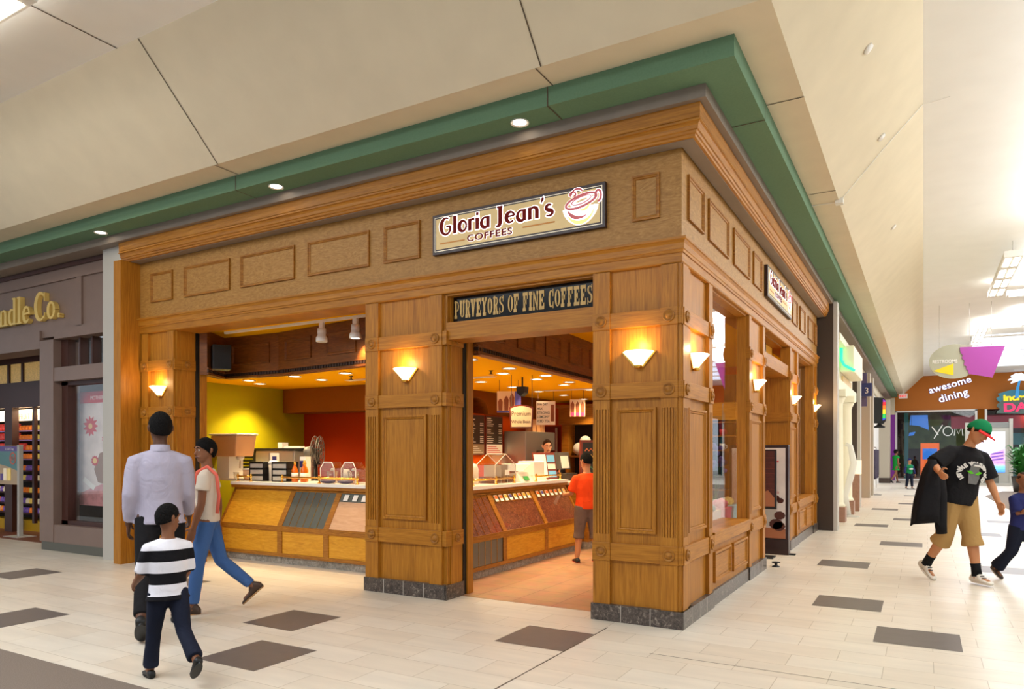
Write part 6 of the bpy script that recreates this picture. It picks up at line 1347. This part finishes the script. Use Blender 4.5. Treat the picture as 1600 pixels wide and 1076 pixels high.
    def _ft(s, i, t, z):
        """point on the foot: t along, z below the ankle"""
        p = math.radians(s.fp[i]); f = V((0,-math.cos(p),-math.sin(p))); u = V((0,-math.sin(p),math.cos(p)))
        return f*t*s.k+u*z*s.k
    def hand(s, mb, i, sg, curl):
        k = s.k; d = s.fd[i].normalized(); w = s.wr[i]
        nrm = V((-sg,0,0)); nrm = (nrm-d*nrm.dot(d)).normalized(); sd = d.cross(nrm)
        if sd.y > 0: sd = -sd                        # thumb side forward
        rings = []
        for t,a,b in ((0,.020,.026),(.03,.017,.036),(.07,.015,.041),(.095,.012,.040)):
            c = w+d*t*k; rings.append([tuple(c+nrm*a*k*math.cos(2*PI*j/12)+sd*b*k*math.sin(2*PI*j/12)) for j in range(12)])
        mb.loft(rings)
        for j,(off,L) in enumerate(((.030,.072),(.010,.082),(-.011,.076),(-.031,.058))):
            p = w+d*.09*k+sd*off*k; a = math.radians(curl*.35); pts = [p]
            for q,fr in ((0,.45),(1,.32),(2,.25)):
                dd = d*math.cos(a)+nrm*math.sin(a); p = p+dd*L*fr*k; pts.append(p); a += math.radians(curl*(.7+.12*j))
            mb.tube(pts,[.0098*k,.0092*k,.0086*k,.007*k],8)
        p = w+d*.025*k+sd*.03*k; q = p+(d*.5+sd*.75+nrm*.25).normalized()*.04*k; r = q+(d*.85+sd*.3+nrm*.35).normalized()*.032*k; e = r+(d*.95+nrm*.4).normalized()*.025*k
        mb.tube([p,q,r,e],[.014*k,.0115*k,.0105*k,.0085*k],8)
    def shirt(s, m, sleeve=.9, hem=-.06, fit=1.0, name='shirt', vox=.012, cuff=None, long=False, hemw=1.0):
        k = s.k; mb = MB(); P = lambda q: s.pel+(s.neck-s.pel)*q; g = fit
        mb.tube([P(hem),P(hem+.1),P(.28),P(.55),P(.8),P(.91),P(.985)],[(.118*k*g*hemw,.168*k*g*hemw),(.118*k*g,.168*k*g),(.108*k*g,.155*k*g),(.118*k*g,.168*k*g),(.110*k*g,.182*k),(.088*k,.142*k),(.066*k,.080*k)],20)
        for i in (0,1):
            S,E,Wt = s.sh[i],s.el[i],s.wr[i]
            pts = [s.neck-s.up*.035*k+(S-s.neck)*.12, s.neck-s.up*.03*k+(S-s.neck)*.62, S+(E-S)*.10, S+(E-S)*.35]; r = [.055*k,.060*k,.066*k*(.5+.5*g),.066*k*g]
            if long: pts += [E, E+(Wt-E)*.5, E+(Wt-E)*.93]; r += [.058*k*g,.052*k*g,.04*k*g]
            else: pts += [S+(E-S)*sleeve]; r += [.072*k*g]
            mb.tube(pts,r,14)
        o = mb.build(name,m,s.root,True); remesh(o,vox,5); return o
    def trousers(s, m, to=.96, fit=1.0, name='trousers', flare=1.0, vox=.012, waist=.12, low=0.0):
        k = s.k; mb = MB(); P = lambda q: s.pel+(s.neck-s.pel)*q; g = fit
        mb.tube([P(-.17-low),P(-.06),P(.04),P(waist)],[(.08*k*g,.10*k*g),(.108*k*g,.158*k*g),(.108*k,.156*k),(.102*k,.148*k)],20)
        for i in (0,1):
            H_,K,A = s.hip[i],s.kn[i],s.an[i]
            pts = [H_+V((0,0,.02*k)),H_+(K-H_)*.3]; r = [.098*k*g,.092*k*g]
            if to <= .5: pts += [H_+(K-H_)*.75,H_+(K-H_)*(to*2+.0)]; r += [.088*k*g,.09*k*g*flare]
            else:
                q = (to-.5)*2; pts += [K]; r += [.070*k*g]
                if q > .4: pts += [K+(A-K)*.4]; r += [.068*k*g]
                pts += [K+(A-K)*q]; r += [.058*k*g*flare]
            mb.tube(pts,r,14)
        o = mb.build(name,m,s.root,True); remesh(o,vox,5); return o
    def shoes(s, m, sole='whitep', high=0, accent=None):
        k = s.k
        for i in (0,1):
            mb = MB(); prof = [(-.075,.030,-.015),(-.06,.036,.005),(-.02,.038,.012+high),(.03,.038,.004+high*.6),(.08,.042,-.022),(.14,.044,-.035),(.18,.034,-.045),(.2,.014,-.055)]
            rings = []
            f = s._ft(i,1,0)/k; u = s._ft(i,0,1)/k; x = V((1,0,0))
            for t,w,top in prof:
                zb = -.066; ring = []
                for j in range(14):
                    a = 2*PI*j/14; hx = w*math.cos(a); zz = (zb+top)/2+(top-zb)/2*math.sin(a)
                    if math.sin(a) < 0: zz = zb + .0
                    ring.append(tuple(s.an[i]+f*t*k+u*zz*k+x*hx*k))
                rings.append(ring)
            mb.loft(rings); sh = mb.build('shoe',m,s.root,True)
            mb = MB(); rings = []
            for z in (-.08,-.064):
                rings.append([tuple(s.an[i]+f*(.062+.14*math.cos(a))*k+u*z*k+x*(.046+.004*math.cos(a))*math.sin(a)*k) for a in [2*PI*j/18 for j in range(18)]])
            mb.loft(rings); mb.build('sole',sole,sh)
            if accent:
                mb = MB()
                for q in range(3): t = .04+.028*q; c = s.an[i]+f*t*k+u*(.0-.018*q+high*.3)*k; mb.tube([c-x*.024*k,c+u*.004,c+x*.024*k],.005*k,6)
                mb.build('laces',accent,sh)
    def socks(s, m, r=.05, a=.62):
        for i in (0,1):
            mb = MB(); K,A = s.kn[i],s.an[i]; mb.tube([K+(A-K)*a,K+(A-K)*.8,A+V((0,0,-.01))],[r*s.k*1.0,r*.92*s.k,r*s.k],12); mb.build('sock',m,s.root,True)
    def hair(s, m, front=60, back=118, side=92, th=1.09, name='hair', top=1.0, bumpy=0):
        mb = MB(); na, nr = 28, 10; rnd = random.Random(5)
        def surf(sc, j, q):
            az = 2*PI*j/na; c = -math.sin(az)     # az=-90 -> front (-y)
            lim = side+(front-side)*max(0,c)**.8+(back-side)*max(0,-c)**.8
            t = math.radians(lim)*q/nr; sc = sc if name == 'cap' or sc < 1 else .99+(sc-.99)*(1-.85*(q/nr)**4); x = .083*sc*math.sin(t)*math.cos(az); y = .108*sc*math.sin(t)*math.sin(az)+.004; z = .121*sc*math.cos(t)*(top if t < 1 else 1)
            if t > PI/2: x *= .96; y *= .96
            w = 1+bumpy*rnd.uniform(-1,1)
            return tuple(s.Hd(x*w,y*w,z*w))
        out = [[surf(th,j,max(q,.05)) for j in range(na)] for q in range(nr+1)]; inn = [[surf(.97,j,max(q,.05)) for j in range(na)] for q in range(nr,-1,-1)]
        mb.loft(out+inn); return mb.build(name,m,s.root,True)
    def face(s, lip='lip', brow='hairb'):
        for sg in (1,-1):
            mb = MB(); mb.ball(tuple(s.Hd(sg*.029,-.082,.012)),.0105*s.hs,10,6); e = mb.build('eye','eyew',s.root,True)
            mb = MB(); mb.ball(tuple(s.Hd(sg*.029,-.0885,.012)),.0058*s.hs,8,6); mb.build('iris','hairb',e,True)
            mb = MB(); mb.tube([s.Hd(sg*.014,-.1,.034),s.Hd(sg*.034,-.098,.041),s.Hd(sg*.054,-.082,.034)],[.004*s.hs,.005*s.hs,.003*s.hs],6); mb.build('eyebrow',brow,s.root,True)
        mb = MB(); mb.tube([s.Hd(-.026,-.093,-.062),s.Hd(-.008,-.105,-.058),s.Hd(.008,-.105,-.058),s.Hd(.026,-.093,-.062)],[.003*s.hs,.0085*s.hs,.0085*s.hs,.003*s.hs],8); mb.build('lips',lip,s.root,True)
    def collar(s, m, r=.068, name='collar', h=.035):
        mb = MB(); P = s.neck; ax = (s.hc-s.neck).normalized(); a = V((1,0,0)); b = ax.cross(a)
        rings = [[tuple(P+ax*z*s.k+(a*math.cos(2*PI*j/20)*q*1.05+b*math.sin(2*PI*j/20)*q)*s.k) for j in range(20)] for q,z in ((r+.008,-.02),(r,h),(r-.008,h),(r-.004,-.02))]
        mb.loft(rings,caps=False); return mb.build(name,m,s.root,True)
FW, RT = V((-.498,.867,0)), V((.867,.498,0))      # away from / across the camera, used to turn the figures
def toward(f, r): d = FW*f+RT*r; return (d.x,d.y)
M['lavshirt'] = cloth('lavender_white_shirt',(178,170,186),bump=.6,scale=6); M['blackcloth'] = cloth('black_cloth',(24,22,24)); M['cuffd'] = cloth('dark_cuff',(36,34,40))
p1 = Person('tall man in a lavender white shirt and black trousers walking away with his back turned',(-3.86,-2.22,0),toward(.90,-.42),1.87,'skd',legs=((-20,26,2,38),(20,4,2,0)),arms=((-8,7,30),(10,5,30)),head=(12,0,0))
p1.shirt('lavshirt',long=True,fit=1.03,hem=-.08,hemw=1.12); p1.collar('lavshirt',.066); p1.trousers('blackcloth',fit=1.0,waist=.06); p1.shoes('black','black'); p1.hair('hairb',front=62,back=120,side=100,th=1.13,bumpy=.02); p1.face('lipd')
M['stripe'] = striped('black_white_stripes',(236,232,238),(22,20,24),.42,.075); M['darkjean'] = cloth('dark_blue_jeans',(26,30,46))
p2 = Person('small child in a black and white striped shirt and dark jeans walking behind the man',(-2.59,-3.02,0),toward(.72,-.62),1.17,'skm',hs=1.18,legs=((16,6,2,0),(-24,34,2,45)),arms=((18,8,40),(12,6,45)),head=(-62,6,0))
p2.shirt('stripe',fit=1.1,hemw=1.18,hem=-.16,sleeve=1.0); p2.trousers('darkjean',fit=1.05,flare=1.3); p2.shoes('black','black'); p2.hair('hairb',front=58,back=118,side=94,th=1.08,bumpy=.012); p2.face('lipd')
M['creamtee'] = cloth('cream_tee',(222,206,188)); M['jeans'] = cloth('blue_jeans',(70,104,158)); M['bootb'] = mat('brown_leather_boot',(74,52,38),.5); M['coral'] = cloth('coral_strap',(232,110,92)); M['tansole'] = mat('tan_boot_sole',(176,132,84),.6)
p3 = Person('woman in cream tee, blue jeans and brown boots looking back beside the bean counter',(-4.12,-1.56,0),toward(-.22,-.97),1.63,'skm',legs=((10,4,2,0),(-16,32,2,42)),arms=((4,6,12),(-14,6,14)),head=(38,4,0))
p3.shirt('creamtee',fit=1.02,hem=-.02,sleeve=.55); p3.trousers('jeans',fit=.98); p3.shoes('bootb','tansole',high=.05); p3.hair('hairb',front=62,back=128,side=106,th=1.13,bumpy=.02); p3.face('lipd')
mb = MB(); k = p3.k; a = p3.sh[0]
mb.tube([a+V((-.02,-.12*k,-.16)),a+V((-.05,-.07*k,.03)),a+V((-.055,.02*k,.085*k)),a+V((-.04,.11*k,.0)),a+V((-.03,.135*k,-.2)),a+V((-.02,.12*k,-.36))],[(.016,.006)]*6,8); mb.build('strap','coral',p3.root,True)
M['orangetee'] = cloth('orange_red_tee',(240,74,20)); M['shortsg'] = cloth('grey_brown_shorts',(112,90,78)); M['sneak'] = mat('black_sneaker',(34,32,34),.5); M['redsole'] = mat('red_sneaker_sole',(226,50,36),.4)
p4 = Person('boy in an orange red tee and grey brown shorts standing at the bean cabinets',(-2.22,3.02,0),toward(.97,-.2),1.48,'skl',hs=1.1,legs=((3,3,5,0),(-2,2,5,0)),arms=((14,14,70),(10,16,62)),head=(20,10,0))
p4.shirt('orangetee',fit=1.16,hem=-.10,sleeve=.85); p4.trousers('shortsg',to=.62,fit=1.22,flare=1.35,name='shorts'); p4.shoes('sneak','redsole',accent='redsole'); p4.hair('hairb',front=60,back=116,side=92,th=1.12,bumpy=.01)
p4.face()
M['darktop'] = cloth('dark_work_top',(44,38,40))
p5 = Person('woman with tied brown hair in a dark top working behind the bean counter',(-4.12,5.45,0),(.8,-.6),1.72,'skp',legs=((2,2,3,0),(0,2,3,0)),arms=((30,12,40),(42,14,30)),head=(-10,8,0),lean=6)
p5.shirt('darktop',sleeve=.8); p5.trousers('blackcloth'); p5.shoes('black','black'); p5.hair('hairn',front=50,back=118,side=96,th=1.08); p5.face()
mb = MB(); mb.ball(tuple(p5.Hd(0,.125,.02)),(.045,.045,.05),12,8); mb.build('hair_bun','hairn',p5.root,True)
# man with the green cap
M['khaki'] = cloth('khaki_cargo',(176,138,84)); M['whshoe'] = mat('white_high_top',(226,218,204),.5); M['sockb'] = cloth('black_sock',(22,22,24)); M['capg'] = cloth('green_cap',(16,120,72),bump=.1); M['capr'] = cloth('red_brim',(206,44,44),bump=.05); M['tprint'] = cloth('white_shirt_print',(214,208,200),bump=.1); M['gprint'] = cloth('grey_shirt_print',(112,110,108),bump=.1); M['grprint'] = cloth('lime_shirt_print',(96,190,40),bump=.1)
p6 = Person('man in green cap, black printed tee and khaki cargo shorts leaning sideways as he walks',(2.13,3.76,0),toward(-.98,.18),1.87,'skl',legs=((10,3,3,0),(-7,28,3,34)),arms=((4,18,14),(0,58,70)),head=(24,34,12),lean=8,side=8)
p6.shirt('blackcloth',fit=1.32,hem=-.16,sleeve=.95); p6.trousers('khaki',to=.63,fit=1.3,flare=1.5,name='cargo_shorts',low=.02); p6.shoes('whshoe','whshoe',high=.06,accent='black'); p6.socks('sockb',.052,.7)
p6.hair('hairn',front=74,back=112,side=98,th=1.03); p6.face()
p6.hair('capg',front=70,back=98,side=84,th=1.16,name='cap',top=1.02)
cap = [o for o in p6.root.children if o.name.startswith('cap')][0]
mb = MB(); rings = []
for t in range(9):
    a = math.radians(200+140*t/8); rings.append([tuple(p6.Hd(r_*math.cos(a)*.085,r_*math.sin(a)*.108-.0,z_+.028)) for r_,z_ in ((.95,.012),(1.75,-.012),(1.75,-.02),(.95,.004))])
mb.loft(rings); mb.build('brim','capr',cap,True)
# print on the chest, wrapped on the cloth in front of the trunk
def chest(u, w, d=0):
    P = p6.pel+(p6.neck-p6.pel)*(.50+w*.62); y = .118*1.32*p6.k; x = u
    q = P + p6.right*x + V((0,-1,0))*(y*math.sqrt(max(0,1-(x/(.2*1.3*p6.k))**2))+.004+d); return q
mb = MB(); fnc = lambda a,b,d: tuple(chest(a,b,d))
mb.prism([(-.05,-.42),(.06,-.42),(.085,-.2),(.05,.05),(.06,.2),(-.02,.26),(-.06,.15),(-.075,-.1)],lambda a,b,d: tuple(chest(a,b,d)),.0,.006); pr_ = mb.build('shirt_print','gprint',p6.root)
mb = MB(); ribbon(mb,[(-.08,-.02),(-.03,-.1)],.05,fnc,.006,.01); ribbon(mb,[(.03,-.12),(.08,-.02)],.05,fnc,.006,.01); mb.build('print_glow','grprint',pr_)
mb = MB(); mb.tube([chest(-.03,.16,.004),chest(.05,.16,.004)],.012,6); mb.build('print_band','tprint',pr_)
def shirt_letters():
    txt = 'IST WHILE YOU SLEEP WE GO'
    for i,ch in enumerate(txt):
        if ch == ' ': continue
        a = math.radians(215-250*i/(len(txt)-1)); R_ = .155
        u, w = R_*math.cos(a), -.08+R_*1.55*math.sin(a)*1.0
        p = chest(u,w,.002); r_ = V((math.sin(a),0,-math.cos(a))); n_ = V((u*2.2,-1,0)).normalized(); r_ = (r_-n_*r_.dot(n_)).normalized(); up_ = n_.cross(r_)
        text('print_letter',ch,.062,face_matrix(p-r_*.02,r_,up_),'tprint',pr_,.002,.004)
shirt_letters()
# dark jacket hanging from his arm
jk = thing('jacket','black jacket hanging from the forearm of the man in the green cap','jacket',(0,0,0))
mw = p6.root.matrix_basis if False else Matrix.Translation(p6.root.location) @ Matrix.Rotation(p6.root.rotation_euler.z,4,'Z')
e_, w_ = mw @ p6.el[1], mw @ p6.wr[1]; c_ = e_+(w_-e_)*.22-RT*.03
mb = MB(); rings = []
ax_ = RT; ay_ = FW
for t,(wx,wy,off) in enumerate(((.035,.05,0),(.085,.085,-.01),(.11,.09,-.02),(.13,.10,-.03),(.145,.10,-.045),(.155,.105,-.055),(.165,.11,-.065))):
    z = c_.z+.075-.118*t; ring = []
    for j in range(24):
        a = 2*PI*j/24; f_ = 1+.10*math.sin(5*a+t*.3)*min(1,t/3)
        ring.append(tuple(V((c_.x,c_.y,z))+ax_*(wx*f_*math.cos(a)+off)+ay_*(wy*f_*math.sin(a))+V((0,0,-.05*math.cos(a*2+1) if t == 6 else 0))))
    rings.append(ring)
mb.loft(rings); mb.build('jacket_cloth','blackcloth',jk,True)
mb = MB(); q = V((c_.x,c_.y,c_.z-.42))+RT*.06-FW*.03; mb.tube([q+V((0,0,.42)),q+V((.02,0,.1)),q+RT*.02+V((0,0,-.25)),q+RT*.03+V((0,0,-.34))],[.05,.06,.06,.055],12); mb.build('jacket_sleeve','blackcloth',jk,True)
M['navytee'] = cloth('navy_tee',(38,42,92)); M['brownshoe'] = mat('dark_brown_shoe',(62,44,34),.6)
p7 = Person('boy in navy tee and dark trousers walking beside the man with the jacket',(2.80,4.22,0),toward(-.98,.1),1.28,'skm',hs=1.14,legs=((14,4,4,0),(-12,30,5,34)),arms=((6,10,20),(18,4,105)),head=(-10,6,0),armyaw=(0,30))
p7.shirt('navytee',fit=1.22,hem=-.14,sleeve=.85); p7.trousers('darkjean',fit=1.28,flare=1.5); p7.shoes('brownshoe','offwhite'); p7.hair('hairn',front=48,back=100,side=80,th=1.02); p7.face('lip','hairn')
mb = MB(); kp = p7.k
def ch7(u,w,d=0):
    P = p7.pel+(p7.neck-p7.pel)*w; return tuple(P+V((u,-.118*1.22*kp*math.sqrt(max(0,1-(u/(.2*kp))**2))-.006-d,0)))
mb.prism([(-.05,.3),(.07,.25),(.09,.5),(.05,.7),(-.02,.66),(-.06,.5)],lambda a,b,d: ch7(a,b,d),0,.005); mb.build('shirt_print','tprint',p7.root)
M['greentee'] = cloth('green_tee',(20,120,70)); M['navysl'] = cloth('navy_sleeves',(40,44,90))
p8 = Person('small child in a green top with navy sleeves and cap standing before the restaurant glass',(1.29,27.8,0),toward(-1,.05),1.22,'skl',hs=1.15,legs=((4,4,4,0),(-4,4,4,0)),arms=((6,14,10),(6,26,10)),vox=.014)
p8.shirt('greentee',fit=1.15,hem=-.08,sleeve=.4,vox=.018); p8.trousers('darkjean',fit=1.2,vox=.018); p8.shoes('sneak','offwhite'); p8.hair('navysl',front=66,back=104,side=92,th=1.14,name='cap'); p8.face()
for i in (0,1): mb = MB(); mb.tube([p8.sh[i],p8.el[i],p8.wr[i]],[.05,.045,.036],10); mb.build('sleeve','navysl',p8.root,True)
mb = MB(); mb.tube([p8.pel+V((-.08,-.115,.17)),p8.pel+V((0,-.13,.17)),p8.pel+V((.08,-.115,.17))],[(.03,.012)]*3,8); mb.build('chest_band','tprint',p8.root)
M['greendress'] = cloth('bright_green_dress',(30,150,60))
p9 = Person('woman in a bright green dress walking along the purple wall',(.62,33.6,0),toward(.2,.95),1.62,'skm',legs=((16,4,2,0),(-14,26,2,34)),arms=((20,8,50),(-10,8,20)),vox=.014)
p9.shirt('greendress',fit=1.1,hem=-.45,sleeve=.3,hemw=1.35,name='dress',vox=.018); p9.shoes('black','black'); p9.hair('hairb',front=60,back=130,side=110,th=1.15); p9.face()
